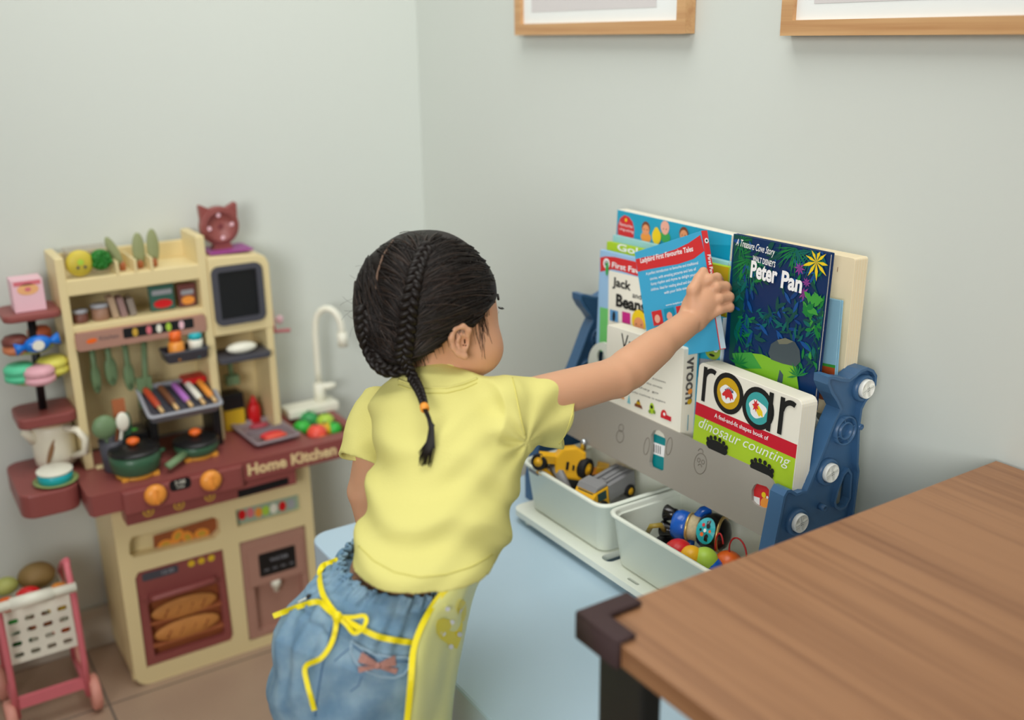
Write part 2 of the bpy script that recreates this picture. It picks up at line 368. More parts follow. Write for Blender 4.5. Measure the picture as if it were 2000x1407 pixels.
for sx in (-1, 1):
    c = G(1285+sx*22, 872); ering(fp, c, .006, .014, a0=PI/2*0, a1=2*PI, k=12)
fp.build('front_panel', rk, 'warm grey front panel with engraved faces and two cut-out holes', bevel=.0015)
# white dividers behind each row of books
def divider(x, z0, z1, name_r=.045, hole=None):
    mb = MB(MYZ(x)); plate(mb, rrect(-(RY1), z0, -(RY0+.0245), z1, name_r, 8), hole or [], -.004, 0, whitep); return mb.build('divider_panel', rk, 'white rounded divider panel')
divider(1.027, .52, .797, .05, [[(-(1.322)+.012*math.cos(a), .765+.017*math.sin(a)) for a in [2*PI*i/14 for i in range(14)]]])
divider(1.059, .52, .80, .05)
divider(1.118, .52, .875, .06)
# ================================================================ STORAGE BINS
binm = mat('milky_white_plastic', (222, 228, 216), .32, .5, .015, 14)
BIN = []
for y0, y1, lab in ((1.128, 1.352, 'milky white storage bin holding the toy trucks, left of its pair on the rack tray'), (.876, 1.114, 'milky white storage bin holding the blue and black toy figure, nearest the wooden desk')):
    mb = MB(); tub(mb, .884, 1.085, y0, y1, .5155, .604, .022, .0025, .009, .004, binm)
    mb.rings([[(x, y, z) for x, y in rrect(.884+k, y0+k, 1.085-k, y1-k, .02, 5)] for k, z in ((.0035, .596), (.006, .594))], binm, False, False)
    BIN.append(mb.build('storage_bin', label=lab, cat='storage bin', group='milky white bins on the rack tray', loc=(.98, (y0+y1)/2, .5155)))
# ================================================================ PICTURE FRAMES ON THE RIGHT WALL
printm = mat('pale_grey_print', (206, 202, 201), .8, .2, .02, 5); matw = mat('white_mount', (228, 232, 230), .8, .2, .01)
def pic(y1, y0, z0, h, fw, lab, pz, py1, py0):
    X = 1.135; t = thing('framed_picture', (WX-.01, (y0+y1)/2, z0), lab, 'picture frame', 'oak picture frames on the right wall')
    mb = MB(MYZ(X)); plate(mb, [(-y1, z0), (-y0, z0), (-y0, z0+h), (-y1, z0+h)], [[(-y1+fw, z0+fw), (-y0-fw, z0+fw), (-y0-fw, z0+h-fw), (-y1+fw, z0+h-fw)]], -.021, 0, oak); mb.build('frame', t, bevel=.0008)
    MB(MYZ(X+.008)).flat([(-y1+fw, z0+fw), (-y0-fw, z0+fw), (-y0-fw, z0+h-fw), (-y1+fw, z0+h-fw)], 0, matw).build('mount', t)
    MB(MYZ(X+.0075)).flat([(-py1, z0+pz), (-py0, z0+pz), (-py0, z0+h-pz), (-py1, z0+h-pz)], 0, printm).build('print', t)
a = at(1005, 69, 0, 1.135); b = at(1337, 69, 0, 1.135); q = at(1038, 24, 0, 1.1425); q2 = at(1282, 17, 0, 1.1425)
pic(a.y, b.y, a.z, .62, .0205, 'light oak picture frame above the rack, left of the two frames', q.z-a.z, q.y, q2.y)
a = at(1523, 70, 0, 1.135); q = at(1590, 7, 0, 1.1425)
pic(a.y, a.y-.62, a.z, .45, .0205, 'light oak picture frame near the upper right, right of the two frames', q.z-a.z, q.y, a.y-.62+.06)
# ================================================================ TOY KITCHEN (against the left wall)
cream = mat('cream_plastic', (224, 206, 156), .4, .45, .02, 15)
maroon = mat('maroon_plastic', (140, 74, 70), .42, .45, .03, 20)
dusty = mat('dusty_pink_brown_plastic', (170, 128, 112), .5, .4, .03, 20)
sgreen = mat('sage_green_plastic', (112, 138, 100), .45, .4, .04, 30)
pgreen = mat('pot_green', (58, 98, 72), .35, .5, .04, 30)
orangep = mat('orange_plastic', (240, 150, 60), .35, .5, .04)
orange2 = mat('bright_orange', (250, 105, 35), .35, .5, .04)
charc = mat('charcoal_plastic', (72, 72, 80), .45, .4, .03)
blackp = mat('black_plastic', (22, 22, 24), .35, .5, .03)
redp = mat('red_plastic', (206, 24, 30), .35, .5, .04)
yellowp = mat('yellow_plastic', (216, 178, 40), .4, .5, .04)
teal = mat('teal_plastic', (30, 170, 180), .35, .5, .03)
lgrey = mat('light_grey_plastic', (160, 162, 170), .4, .5, .03)
purplep = mat('purple_plastic', (150, 70, 140), .4, .5, .03)
offw = mat('off_white_plastic', (232, 230, 214), .4, .5, .02)
tan = mat('tan_wooden_handle', (176, 104, 66), .5, .4, .08)
brown = mat('toasted_brown', (150, 84, 48), .6, .3, .12, 60)
bread = mat('baked_bread', (196, 132, 70), .6, .3, .12, 40)
lime = mat('lime_plastic', (170, 205, 70), .4, .5, .04)
leafg = mat('leaf_green_plastic', (52, 178, 60), .35, .5, .04)
dkgreen = mat('dark_green_plastic', (28, 110, 30), .45, .4, .08, 60)
pinkp = mat('pink_plastic', (214, 112, 122), .42, .5, .03)
palepink = mat('pale_pink', (232, 190, 200), .5, .4, .03)
goldp = mat('gold_print', (200, 160, 60), .5, .4, .05)
BF, CF, HF, BK = 1.976, 1.930, 2.068, 2.178
def K(px_, py_, y=HF):
    p = at(px_, py_, 1, y); return (p.x, p.z)
kt = thing('toy_kitchen', (.53, 2.08, 0), 'cream and maroon toy play kitchen with oven and sink against the left wall', 'toy kitchen')
kb = MB(MXZ(BF)); x0, x1 = .320, .736
recess = [K(*p, BF) for p in ((252, 1062), (258, 1050), (415, 1010), (428, 1016), (430, 1040), (420, 1052), (262, 1090), (253, 1084))]
oven = [(.346, .038), (.526, .038), (.533, .05), (.530, .262), (.355, .262), (.348, .25)]
disp = [(.566, .022), (.716, .022), (.716, .266), (.566, .266)]
strip = [(.566, .303), (.709, .303), (.709, .343), (.566, .343)]
kb.M = MXZ(BF); 
body = rrect(x0, 0, x1, .425, .03, 5)
plate(kb, body, [recess, oven, disp, strip], -.03, 0, cream)
kb.M = None
kb.box(x0, BF+.03, 0.0, x1, BF+.034, .42, cream); kb.M = MXZ(BK); kb.prism(rrect(x0, .0, x1, .425, .02), 0, BK-BF-.028, cream)
kb.M = None
kb.build('cabinet_body', kt, bevel=.004)
# counter
c = MB(); top = [(.282, CF), (.690, CF), (.84, CF), (.852, CF+.012), (.852, 2.15), (.84, 2.165), (.282, 2.165), (.276, 2.15), (.276, CF+.012)]
sinkh = rrect(.738, 1.965, .836, 2.115, .015, 4)
plate(c, top, [sinkh], .425, .468, maroon)
c.prism(rrect(.336, CF-.012, .575, CF+.05, .01, 4), .417, .464, maroon, bev=.003)
c.box(.34, CF+.006, .388, .69, BF-.001, .425, maroon)
c.build('counter', kt, bevel=.004)
sk = MB(); tub(sk, .738, .836, 1.965, 2.115, .408, .4685, .015, .002, .004, .001, maroon); sk.build('sink_basin', kt)
wg = MB(); wg.prism(rrect(.166, 1.985, .274, 2.185, .03, 6), .425, .474, maroon, bev=.004); wg.build('side_shelf', kt)
for k, (xx, zz) in enumerate((K(303, 966, CF-.012), K(411, 938, CF-.012))):
    MB(frame_m((xx, CF-.012, zz), (1, 0, 0), (0, 0, 1))).lathe([(.0215, 0), (.0215, .005), (.018, .012), (.012, .015), (0, .016)], orangep, n=24).box(-.002, -.015, .0145, .002, .015, .018, orangep).build('knob', kt, 'round orange knob')
d = MB(MXZ(CF-.0125)); q = K(352, 946, CF-.012); d.flat(rrect(q[0]-.021, q[1]-.012, q[0]+.021, q[1]+.012, .008), 0, blackp); d.text('5:08', q[0], q[1]+.004, .0003, .012, offw); d.text('TIMER', q[0], q[1]-.006, .0003, .006, offw); d.build('timer_display', kt, 'black timer display')
for p in ((290, 1000), (350, 987), (410, 970)):
    d = MB(MXZ(CF+.0055)); q = K(*p, CF+.005); d.flat(circ(q[0], q[1], .011, 16), 0, goldp); d.flat(circ(q[0], q[1], .0075, 16), .0003, maroon); d.flat(circ(q[0], q[1], .004, 12), .0006, goldp); d.build('burner_ring_print', kt, 'gold burner ring print')
d = MB(MXZ(CF+.0055)); q = K(515, 952, CF+.005); d.flat([(q[0]-.055, q[1]-.011), (q[0]+.055, q[1]-.007), (q[0]+.055, q[1]+.009), (q[0]-.055, q[1]+.006)], 0, blackp)
d.build('grille_print', kt, 'black grille strip')
MB(MXZ(CF)).text('Home Kitchen', .684, .446, .0002, .0335, mat('gold_cream_lettering', (226, 200, 150), .4), extrude=.0012, bold=.0012).build('lettering', kt, 'pale raised Home Kitchen lettering')
# oven
o = MB(); o.M = MXZ(BF); win = rrect(.366, .055, .516, .185, .006, 3)
ov = MB(MXZ(BF+.004)); plate(ov, [(.348, .04), (.526, .04), (.531, .05), (.529, .260), (.356, .260), (.350, .25)], [win], -.016, 0, maroon)
ov.box(.355, .196, 0, .52, .203, .004, maroon)
odoor = ov.build('oven_door', kt, 'maroon oven door')
ov = MB(); ov.tube([(.372, BF-.004, .2), (.375, BF-.012, .201), (.44, BF-.014, .202), (.5, BF-.012, .202), (.504, BF-.004, .202)], .0065, maroon); ov.build('handle', odoor)
ov = MB(MXZ(BF+.0035)); ov.flat(rrect(.362, .236, .435, .254, .004), 0, charc); ov.text('12:30', .413, .245, .0003, .012, lgrey)
for x in (.463, .484, .505): ov.flat(circ(x, .247, .0075, 14), 0, yellowp)
ov.build('oven_panel', odoor, 'dark oven display and three yellow dots')
ov = MB(); ov.box(.366, BF+.019, .055, .516, BF+.021, .185, brown)
for z in (.082, .135): ov.box(.366, BF+.006, z-.005, .516, BF+.02, z-.001, tan)
ov.build('oven_interior', odoor, 'brown oven interior with racks')
for k, (x, z) in enumerate(((.44, .150), (.441, .100))):
    b_ = MB(); b_.ell((x, BF+.010, z), (.070, .009, .023), bread, n=20); 
    for i in range(4): b_.tube([(x-.045+i*.026, BF+.003, z-.008), (x-.035+i*.026, BF+.0025, z+.008)], .0018, brown, 6)
    b_.build('bread_loaf', odoor, 'golden toy bread loaf in the oven')
# recess with sticker and open slot
r_ = MB(MXZ(BF+.022)); r_.flat([K(*p, BF+.028) for p in ((300, 1085), (298, 1045), (420, 1008), (428, 1014), (430, 1046), (420, 1058))], 0, brown)
for i, (px_, py_) in enumerate(((322, 1062), (345, 1045), (365, 1048), (392, 1040))):
    q = K(px_, py_, BF+.028); r_.flat(circ(q[0], q[1], .0165, 12, ry=.012, rot=i), .0004+.0002*i, orangep); r_.flat(circ(q[0], q[1], .009, 10, ry=.006, rot=i), .001+.0002*i, goldp)
r_.build('bread_sticker', kt, 'orange pastry sticker in the slot')
r_ = MB(MXZ(BF+.012)); r_.flat([(.566, .303), (.709, .303), (.709, .343), (.566, .343)], 0, mat('sticker_grey_green', (150, 170, 150), .5))
for x, m in ((.582, redp), (.60, pinkp), (.618, orangep), (.634, lime), (.652, offw), (.672, redp), (.692, lgrey)):
    r_.flat(circ(x, .323-.004*(x > .6), .0085, 10, ry=.012), .0004, m)
r_.build('food_sticker', kt, 'printed strip of food pictures')
dp = MB(MXZ(BF+.003)); plate(dp, rrect(.568, .024, .714, .264, .008), [rrect(.59, .036, .70, .152, .006, 3)], -.018, 0, dusty); dp.box(.58, .152, 0, .706, .240, .003, dusty)
dp.M = None; dp.box(.59, BF+.020, .036, .70, BF+.024, .152, dusty)
dis = dp.build('water_dispenser', kt, 'dusty pink water dispenser panel')
d = MB(MXZ(BF-.0005)); d.flat(rrect(.604, .170, .688, .226, .004), 0, blackp); d.text('WATER', .65, .205, .0003, .012, lgrey)
for i in range(4): d.text('oo', .62+.019*i, .185, .0003, .010, lgrey)
d.build('black_display', dis, 'black display')
MB(Matrix.Translation((.640, BF+.008, .123))).lathe([(.006, 0), (.006, .012), (.011, .013), (.011, .029)], offw, n=16).build('nozzle', dis, 'white nozzle')
# hutch
hx0, hx1, hc, hz = .300, .716, .578, .905
hm = MB()
def hb(x0, z0, x1, z1, y0=HF, y1=BK, m=cream, mb=None): (mb or hm).box(x0, y0, z0, x1, y1, z1, m)
hb(hx0, .468, hx0+.017, hz-.002); hb(hc-.009, .468, hc+.009, .915); hb(hx1-.017, .468, hx1-.001, .845)
hb(hx0+.002, .469, hx1-.003, .86, BK-.006, BK-.0005)
hb(hx0+.0015, .826, hc-.001, .858, HF+.0015, BK-.001); hb(hx0+.0015, .752, hc-.001, .766, HF+.0015, BK-.001); hb(hx0+.001, .857, hc, .893, BK-.0085, BK)
hm.M = MXZ(BK); hm.prism([(hc+.0095, .70), (hx1+.001, .70), (hx1+.001, .84), (hx1-.006, .856), (hx1-.02, .863), (hc+.0095, .868)], .0005, BK-HF-.001+.002, cream); hm.M = None
for x in (.412, .447, .478): hb(x-.003, .856, x+.003, .884)
hm.M = frame_m((hx0, 0, 0), (0, 1, 0), (0, 0, 1))
hm.M = None
hb(.3185, .468, .36, .476, HF-.012, HF)
hm.build('hutch', kt, bevel=.003)
bn = MB(MXZ(HF-.006)); bn.prism(rrect(.316, .716, .571, .753, .008), -.012, 0, dusty, bev=.001); bn.flat(rrect(.405, .729, .545, .750, .003), .0004, blackp)
for x, m in ((.428, goldp), (.455, pinkp), (.475, offw), (.494, lime), (.520, palepink)): bn.flat(circ(x, .739, .0055, 10, ry=.009), .0008, m)
bn.flat(circ(.345, .735, .0105, 12, ry=.005, rot=.1), .0004, orange2); bn.text('Kitchen', .378, .737, .0004, .012, charc)
bn.build('banner', kt, 'dusty pink banner with a black strip of printed dots')
cb = MB(MXZ(HF-.001)); plate(cb, rrect(.591, .722, .699, .848, .016), [rrect(.604, .735, .686, .836, .004, 3)], 0, .007, charc); cb.flat(rrect(.603, .734, .687, .837, .004, 3), .002, blackp); cb.build('blackboard', kt, 'blackboard with charcoal frame')
s_ = MB(); s_.prism(rrect(.588, HF-.02, .700, HF+.06, .01), .642, .654, charc, bev=.002); s_.build('soap_shelf', kt, 'charcoal shelf'); 
s_ = MB(); tub(s_, .478, .566, HF-.022, HF+.03, .663, .688, .006, .003, .002, .001, charc); s_.build('spice_shelf', kt, 'charcoal spice shelf')
# left side shelves
for x0_, z in ((.196, .805), (.192, .600)):
    MB().prism(rrect(x0_, 2.06, .3, 2.165, .02), z-.022 if z < .7 else z-.014, z, maroon, bev=.004).build('side_shelf', kt, 'maroon side shelf')
# faucet
f = MB(); fx, fy = .835, 2.135
f.prism(rrect(.745, 2.10, .868, 2.155, .006), .4685, .487, offw, bev=.002)
f.tube([(fx, fy, .484), (fx, fy, .53)], .013, offw, 16)
f.tube([(fx, fy, .53)]+[(fx, fy, .53+i*.03) for i in range(1, 5)]+[(fx+.002+.022*(1-math.cos(a)), fy-.022*(1-math.cos(a)), .665+.045*math.sin(a)) for a in [PI*i/9 for i in range(1, 10)]]+[(fx+.046, fy-.044, .65)], .0075, offw, 12)
f.tube([(fx+.046, fy-.044, .655), (fx+.047, fy-.045, .622)], .0115, offw, 14)
f.ell((fx+.02, fy-.01, .522), (.018, .009, .008), offw)
f.build('faucet', kt, 'white toy faucet')
# ---- things standing on or hanging in the kitchen
def TB(name, lab, cat, loc, group=None): return thing(name, loc, lab, cat, group)
def lathe_at(p, prof, m, n=24, sx=1, sy=1): return MB(Matrix.Translation(p)).lathe(prof, m, n=n, sx=sx, sy=sy)
CZ = .4685
def pot(x, y, r, h, name, lab, handle):
    yb = mat('yellow_burner', (226, 160, 60), .4)
    b_ = MB(); b_.lathe([(r*.82, CZ), (r*.82, CZ+.006), (r*.70, CZ+.006), (r*.7, CZ)], yb, Matrix.Translation((x, y, 0)))
    for i in range(4):
        a = PI/4+i*PI/2; b_.box(-.006, -.004, CZ, .006, .004, CZ+.0085, yb, Matrix.Translation((x+r*.86*math.cos(a), y+r*.86*math.sin(a), 0)))
    b_.build('burner_ring', kt, 'yellow burner ring')
    t = TB(name, lab, 'pot', (x, y, CZ+.0085)); z = CZ+.0087
    lathe_at((x, y, z), [(r*.85, 0), (r*.95, .004), (r, h*.6), (r, h), (r*.96, h), (r*.94, .006), (0, .005)], pgreen).build('pan_body', t)
    ld = lathe_at((x, y, z+h), [(r*1.03, 0), (r*1.03, .003), (r*.9, .007), (r*.3, .011), (0, .012)], blackp); lo = ld.build('lid', t, 'black lid')
    lathe_at((x, y, z+h+.011), [(.006, 0), (.007, .003), (.0125, .006), (.012, .012), (.006, .015), (0, .0155)], orange2, 18).build('knob', lo, 'orange knob')
    if handle:
        hh = MB(); hh.tube([(x-r*.7, y-r*.7, z+h*.55), (x-r*1.15, y-r*1.1, z+h*.5), (x-r*1.7, y-r*1.5, z+h*.35)], .008, sgreen, 10, flatk=.6); hh.build('handle', t, 'sage green handle')
    else: MB().tube([(x+r*.9, y-.01, z+h*.7), (x+r*1.15, y, z+h*.7), (x+r*.9, y+.01, z+h*.7)], .004, pgreen).build('handle', t)
pot(.383, 1.995, .049, .041, 'cooking_pot', 'deep dark green toy pot with black lid on the left burner', False)
pot(.512, 2.022, .046, .022, 'saucepan', 'shallow green toy saucepan with handle and black lid on the right burner', True)
# kettle
kx, ky = .258, 2.130
t = TB('toy_kettle', 'off white toy kettle with brown leaf mark on the maroon side shelf', 'kettle', (kx, ky, .4745))
kmat = mat('kettle_cream', (232, 226, 204), .35, .5, .02)
lathe_at((kx, ky, .4745), [(.034, 0), (.039, .004), (.041, .02), (.041, .055), (.038, .078), (.036, .088)], kmat).tube([(-.034, -.008, .060), (-.048, -.010, .078), (-.056, -.011, .084)], lambda u: .013-.006*u, kmat, 10).build('kettle_body', t)
lathe_at((kx, ky, .5627), [(.037, 0), (.036, .003), (.026, .008), (0, .010)], mat('kettle_lid_beige', (206, 176, 138), .5), sx=1).build('lid', t, 'beige lid')
MB().tube([(kx+.018, ky-.034, .556), (kx+.038, ky-.058, .556), (kx+.048, ky-.068, .538), (kx+.046, ky-.066, .510), (kx+.026, ky-.036, .494)], .0072, kmat, 10).build('handle', t)
MB(frame_m((kx-.014, ky-.0418, .515), (1, .25, 0), (0, 0, 1))).flat(circ(0, 0, .0055, 14, ry=.026, rot=-.42), .0005, mat('leaf_brown', (150, 112, 78), .6)).build('leaf_mark', t, 'brown leaf mark')
# cup and saucer
sx_, sy_ = .238, 2.028
m_ = lathe_at((sx_, sy_, .4745), [(.030, 0), (.041, .004), (.042, .006), (.028, .003), (0, .003)], mat('saucer_green', (140, 158, 96), .45)); m_.build('saucer', label='scalloped green toy saucer under the teal cake on the maroon side shelf', cat='saucer', loc=(sx_, sy_, .4745))
t = TB('toy_cake', 'round teal toy cake with white top on the green saucer', 'toy cake', (sx_, sy_, .4785))
lathe_at((sx_, sy_, .4785), [(.027, 0), (.0315, .001), (.0325, .018), (.031, .0185)], teal).build('cake_base', t)
lathe_at((sx_, sy_, .4970), [(.0325, 0), (.0335, .002), (.0335, .004), (.032, .005), (0, .0055)], offw).build('icing', t, 'white icing')
# utensil cup
ux, uy = .350, 2.040
t = TB('utensil_cup', 'dark charcoal utensil cup on the counter behind the deep green pot', 'cup', (ux, uy, CZ))
lathe_at((ux, uy, CZ), [(.019, 0), (.020, .001), (.0245, .066), (.022, .066), (.018, .003), (0, .003)], charc).build('cup_body', t)
def utensil(name, lab, p0, p1, head, m, hm_=None):
    t = TB(name, lab, 'utensil', p0); d = Vector(p1)-Vector(p0)
    MB().tube([p0, p1], .0028, m, 8).build('handle', t); mb = MB(Matrix.Translation(p1)); head(mb, hm_ or m); mb.build('head', t)
def H_ell(r): return lambda mb, m: mb.ell((0, 0, 0), r, m)
def H_box(a, b, c_): return lambda mb, m: mb.box(-a, -b, -c_, a, b, c_, m)
utensil('ladle', 'sage green toy ladle in the charcoal utensil cup', (ux-.006, uy, CZ+.01), (ux-.010, uy-.012, .566), H_ell((.024, .014, .025)), sgreen)
utensil('serving_spoon', 'white toy spoon in the charcoal utensil cup', (ux+.006, uy-.004, CZ+.01), (ux+.024, uy-.018, .572), H_ell((.013, .006, .020)), offw)
utensil('wooden_spatula', 'reddish brown toy spatula at the back of the utensil cup', (ux+.004, uy+.008, CZ+.01), (ux+.026, uy+.012, .592), H_box(.012, .003, .018), tan)
utensil('dark_green_spatula', 'dark green toy spatula at the right of the utensil cup', (ux+.009, uy+.004, CZ+.01), (ux+.036, uy-.002, .560), H_ell((.008, .005, .026)), pgreen)
# four hanging utensils
for k, (px_, py0, py1, w_) in enumerate(((180, 690, 760, .008), (210, 685, 745, .010), (245, 685, 755, .009), (283, 680, 790, .012))):
    a = K(px_, py0, HF+.04); b_ = K(px_+(10 if k < 3 else 3), py1, HF+.04)
    lab = ['slender sage green toy whisk, leftmost of the hanging utensils', 'sage green toy fork hanging second under the banner', 'sage green toy spoon hanging third under the banner', 'wide sage green toy spatula hanging rightmost of the utensils under the banner'][k]
    w_ *= 1.25; t = TB('hanging_utensil', lab, 'utensil', (a[0], HF+.04, a[1]), 'sage utensils hanging under the banner')
    MB().tube([(a[0], HF+.04, a[1]+.02), (b_[0], HF+.04, b_[1])], .006, sgreen, 8).build('handle', t)
    if k == 3: MB().box(b_[0]-.015, HF+.035, b_[1]-.006, b_[0]+.015, HF+.045, b_[1]+.06, sgreen).build('head', t)
    else: MB(Matrix.Translation((b_[0], HF+.04, b_[1]+.022))).ell((0, 0, 0), (w_, .006, .032), sgreen).build('head', t)
MB().tube([(.33, HF+.04, .722), (.50, HF+.04, .722)], .002, charc, 8).build('hanging_rail', kt)
# bottles on spice shelf
t = TB('orange_bottle', 'orange toy sauce bottle on the charcoal spice shelf', 'bottle', (.505, HF-.002, .667))
lathe_at((.505, HF-.004, .667), [(.014, 0), (.017, .002), (.016, .034), (.012, .04)], orangep, 16).build('bottle_body', t); lathe_at((.505, HF-.004, .707), [(.0125, 0), (.012, .020), (0, .021)], orange2, 16).build('cap', t)
t = TB('teal_jar', 'teal and cream toy seasoning jar on the charcoal spice shelf', 'jar', (.545, HF-.002, .667))
lathe_at((.545, HF-.004, .667), [(.0165, 0), (.0165, .014), (.014, .016)], teal, 16).build('jar_base', t, 'teal base'); lathe_at((.545, HF-.004, .683), [(.0145, 0), (.0145, .022)], offw, 16).build('jar_body', t); lathe_at((.545, HF-.004, .705), [(.0145, 0), (.013, .012), (0, .013)], teal, 16).build('lid', t, 'teal lid')
# soap
MB(Matrix.Translation((.643, HF+.005, .6662))).ell((0, 0, 0), (.033, .018, .012), offw).build('soap_bar', label='white toy soap bar on the charcoal shelf under the blackboard', cat='soap', loc=(.643, HF+.01, .655))
# black stand with grey grill tray, toy skewers
t = TB('grill_stand', 'black toy grill stand with light grey tray behind the saucepan', 'grill', (.503, 2.09, CZ))
for x in (.437, .567): MB().box(x-.008, 2.045, CZ, x+.008, 2.13, .552, blackp).build('leg', t)
q0 = .5525; gx0, gx1, gy0, gy1 = .427, .575, 2.03, 2.13
TL = Matrix.Translation((0, 0, q0)) @ Matrix.Translation((0, gy0, 0)) @ Matrix.Rotation(math.radians(22), 4, 'X') @ Matrix.Translation((0, -gy0, 0))
tr_ = MB(TL); tub(tr_, gx0, gx1, gy0, gy1, -.008, .018, .01, .004, .004, .003, lgrey); tray = tr_.build('grill_tray', t, 'light grey tray')
tr_ = MB(TL); tr_.box(gx0+.006, gy0+.006, .006, gx1-.006, gy1-.006, .012, charc)
for i in range(9): tr_.box(gx0+.012+i*.0155, gy0+.008, .012, gx0+.016+i*.0155, gy1-.008, .0145, charc)
tr_.build('grill_plate', t, 'charcoal grill plate')
MB().prism([(.45, 2.135), (.556, 2.135), (.556, 2.14), (.45, 2.14)], .56, .563, blackp).box(.52, 2.09, .6, .565, 2.13, .612, redp).build('warming_lid', t, 'red lid at the back')
for k, (x, m, nm, lab) in enumerate(((.447, mat('sausage_red', (184, 70, 40), .45), 'toy_sausage', 'reddish toy sausage on the grill tray, leftmost'), (.477, mat('sausage_brown', (112, 70, 44), .5), 'toy_skewer', 'dark brown toy skewer on the grill tray'), (.506, mat('lavender_plastic', (176, 110, 190), .45), 'toy_eggplant', 'lavender toy eggplant on the grill tray'), (.532, offw, 'toy_radish', 'white toy radish on the grill tray'), (.556, orangep, 'toy_carrot', 'orange toy carrot on the grill tray, rightmost'))):
    tt = TB(nm, lab, 'toy food', (TL @ Vector((x, gy0+.05, .02)))[:])
    a = TL @ Vector((x-.007, gy0+.086, .0215)); b_ = TL @ Vector((x+.004, gy0+.022, .0215)); c_ = TL @ Vector((x+.007, gy0+.004, .0215))
    MB().tube([a, a.lerp(b_, .1), b_.lerp(a, .1), b_], lambda u: .0070*(1 if .1 < u < .9 else .6), m, 12).build('body', tt); MB().tube([b_, c_], .0042, mat('pale_wood_tip', (222, 184, 128), .5), 8).build('tip', tt, 'pale wooden tip')
# small things around
t = TB('egg_box', 'small black toy box with green clover sticker beside the utensil cup', 'toy box', (.397, 2.075, CZ)); 
MB().box(.375, 2.06, CZ, .43, 2.11, .508, cream).build('box_base', t, 'cream base'); MB(Matrix.Translation((0, 0, .509))).box(.372, 2.05, 0, .425, 2.11, .022, blackp).flat(circ(.403, 2.075, .008, 8), .0225, leafg).build('box_lid', t, 'black lid with green sticker')
t = TB('yellow_canister', 'yellow toy canister with black lid beside the red sauce bottle', 'canister', (.626, 2.135, CZ))
MB().box(.604, 2.115, CZ, .648, 2.15, .515, yellowp).build('canister_body', t); MB().prism([(.603, 2.113), (.649, 2.113), (.645, 2.152), (.607, 2.152)], .5152, .552, blackp, bev=.002).build('lid', t, 'black lid')
t = TB('ketchup_bottle', 'red toy ketchup bottle at the right end of the counter', 'bottle', (.673, 2.125, CZ))
lathe_at((.673, 2.125, CZ), [(.013, 0), (.0145, .002), (.0145, .035), (.0125, .042), (.011, .048)], redp, 18).build('bottle_body', t); lathe_at((.673, 2.125, CZ+.0482), [(.009, 0), (.008, .006), (.003, .018), (0, .019)], redp, 16).build('nozzle', t)
t = TB('toy_scrubber', 'green handled toy scrubber hanging below the soap shelf', 'scrubber', (.63, 2.13, .60)); MB().tube([(.63, 2.13, .64), (.632, 2.13, .59)], .006, sgreen).build('handle', t); MB().box(.618, 2.12, .57, .646, 2.14, .59, sgreen).build('head', t)
# sausage tray
t = TB('food_tray', 'light grey toy food tray with red hot dogs in front of the sink', 'tray', (.66, 2.03, CZ))
greyt = mat('tray_grey', (140, 126, 130), .4, .5, .03)
TR = Matrix.Translation((.672, 2.045, CZ)) @ Matrix.Rotation(.05, 4, 'Z')
mb = MB(TR); tub(mb, -.05, .045, -.068, .075, .0003, .014, .008, .003, .004, .004, greyt); mb.build('tray_body', t)
MB(TR).box(-.045, .010, .003, .04, .0125, .012, greyt).build('partition', t)
for k, (dx, dy, m, lab) in enumerate(((-.002, -.030, redp, 'red toy hot dog in the grey food tray, back one'), (.0, -.047, mat('salmon_red', (226, 80, 60), .4), 'salmon red toy hot dog in the grey food tray, front one'))):
    p = TR @ Vector((dx, dy, .0105)); MB(Matrix.Translation(p) @ Matrix.Rotation(.05, 4, 'Z')).ell((0, 0, 0), (.027, .0088, .0075), m).build('toy_hot_dog', label=lab, cat='toy food', loc=p)
p = TR @ Vector((.0, .045, .0075)); MB(Matrix.Translation(p)).ell((0, 0, 0), (.022, .014, .0045), mat('faded_rose', (176, 70, 84), .5)).build('toy_steak', label='rose toy steak at the back of the grey food tray', cat='toy food', loc=p)
# balls in the sink
BL = (((.752, 2.045), .021, leafg, 'green ball'), ((.768, 1.998), .023, mat('coral_plastic', (238, 84, 66), .4), 'coral ball'), ((.795, 2.020), .019, mat('amber_plastic', (250, 180, 30), .4), 'amber ball'),
      ((.785, 2.085), .022, mat('emerald', (52, 150, 84), .4), 'emerald ball'), ((.812, 2.055), .021, lime, 'lime ball'), ((.815, 2.015), .018, leafg, 'bright green ball'), ((.770, 1.985), .014, orange2, 'orange ball'))
for (x, y), r, m, nm in BL:
    z = .458+(.006 if r > .02 else 0)
    lab = {'green ball': 'green toy vegetable at the left of the sink, behind the coral one', 'coral ball': 'coral red toy tomato in the sink', 'amber ball': 'amber yellow toy lemon in the sink', 'emerald ball': 'emerald toy vegetable at the back of the sink', 'lime ball': 'lime toy vegetable in the sink, behind the bright green one', 'bright green ball': 'bright green toy vegetable at the right of the sink', 'orange ball': 'small orange toy vegetable at the front of the sink'}[nm]
    tt = TB('toy_vegetable', lab, 'toy food', (x, y, z-r), 'toy vegetables heaped in the sink'); MB(Matrix.Translation((x, y, z))).ell((0, 0, 0), (r, r, r*.92), m).build('body', tt); MB(Matrix.Translation((x, y, z+r*.9))).lathe([(.003, -.002), (.0025, .004), (0, .005)], pgreen, n=8).build('stem', tt)
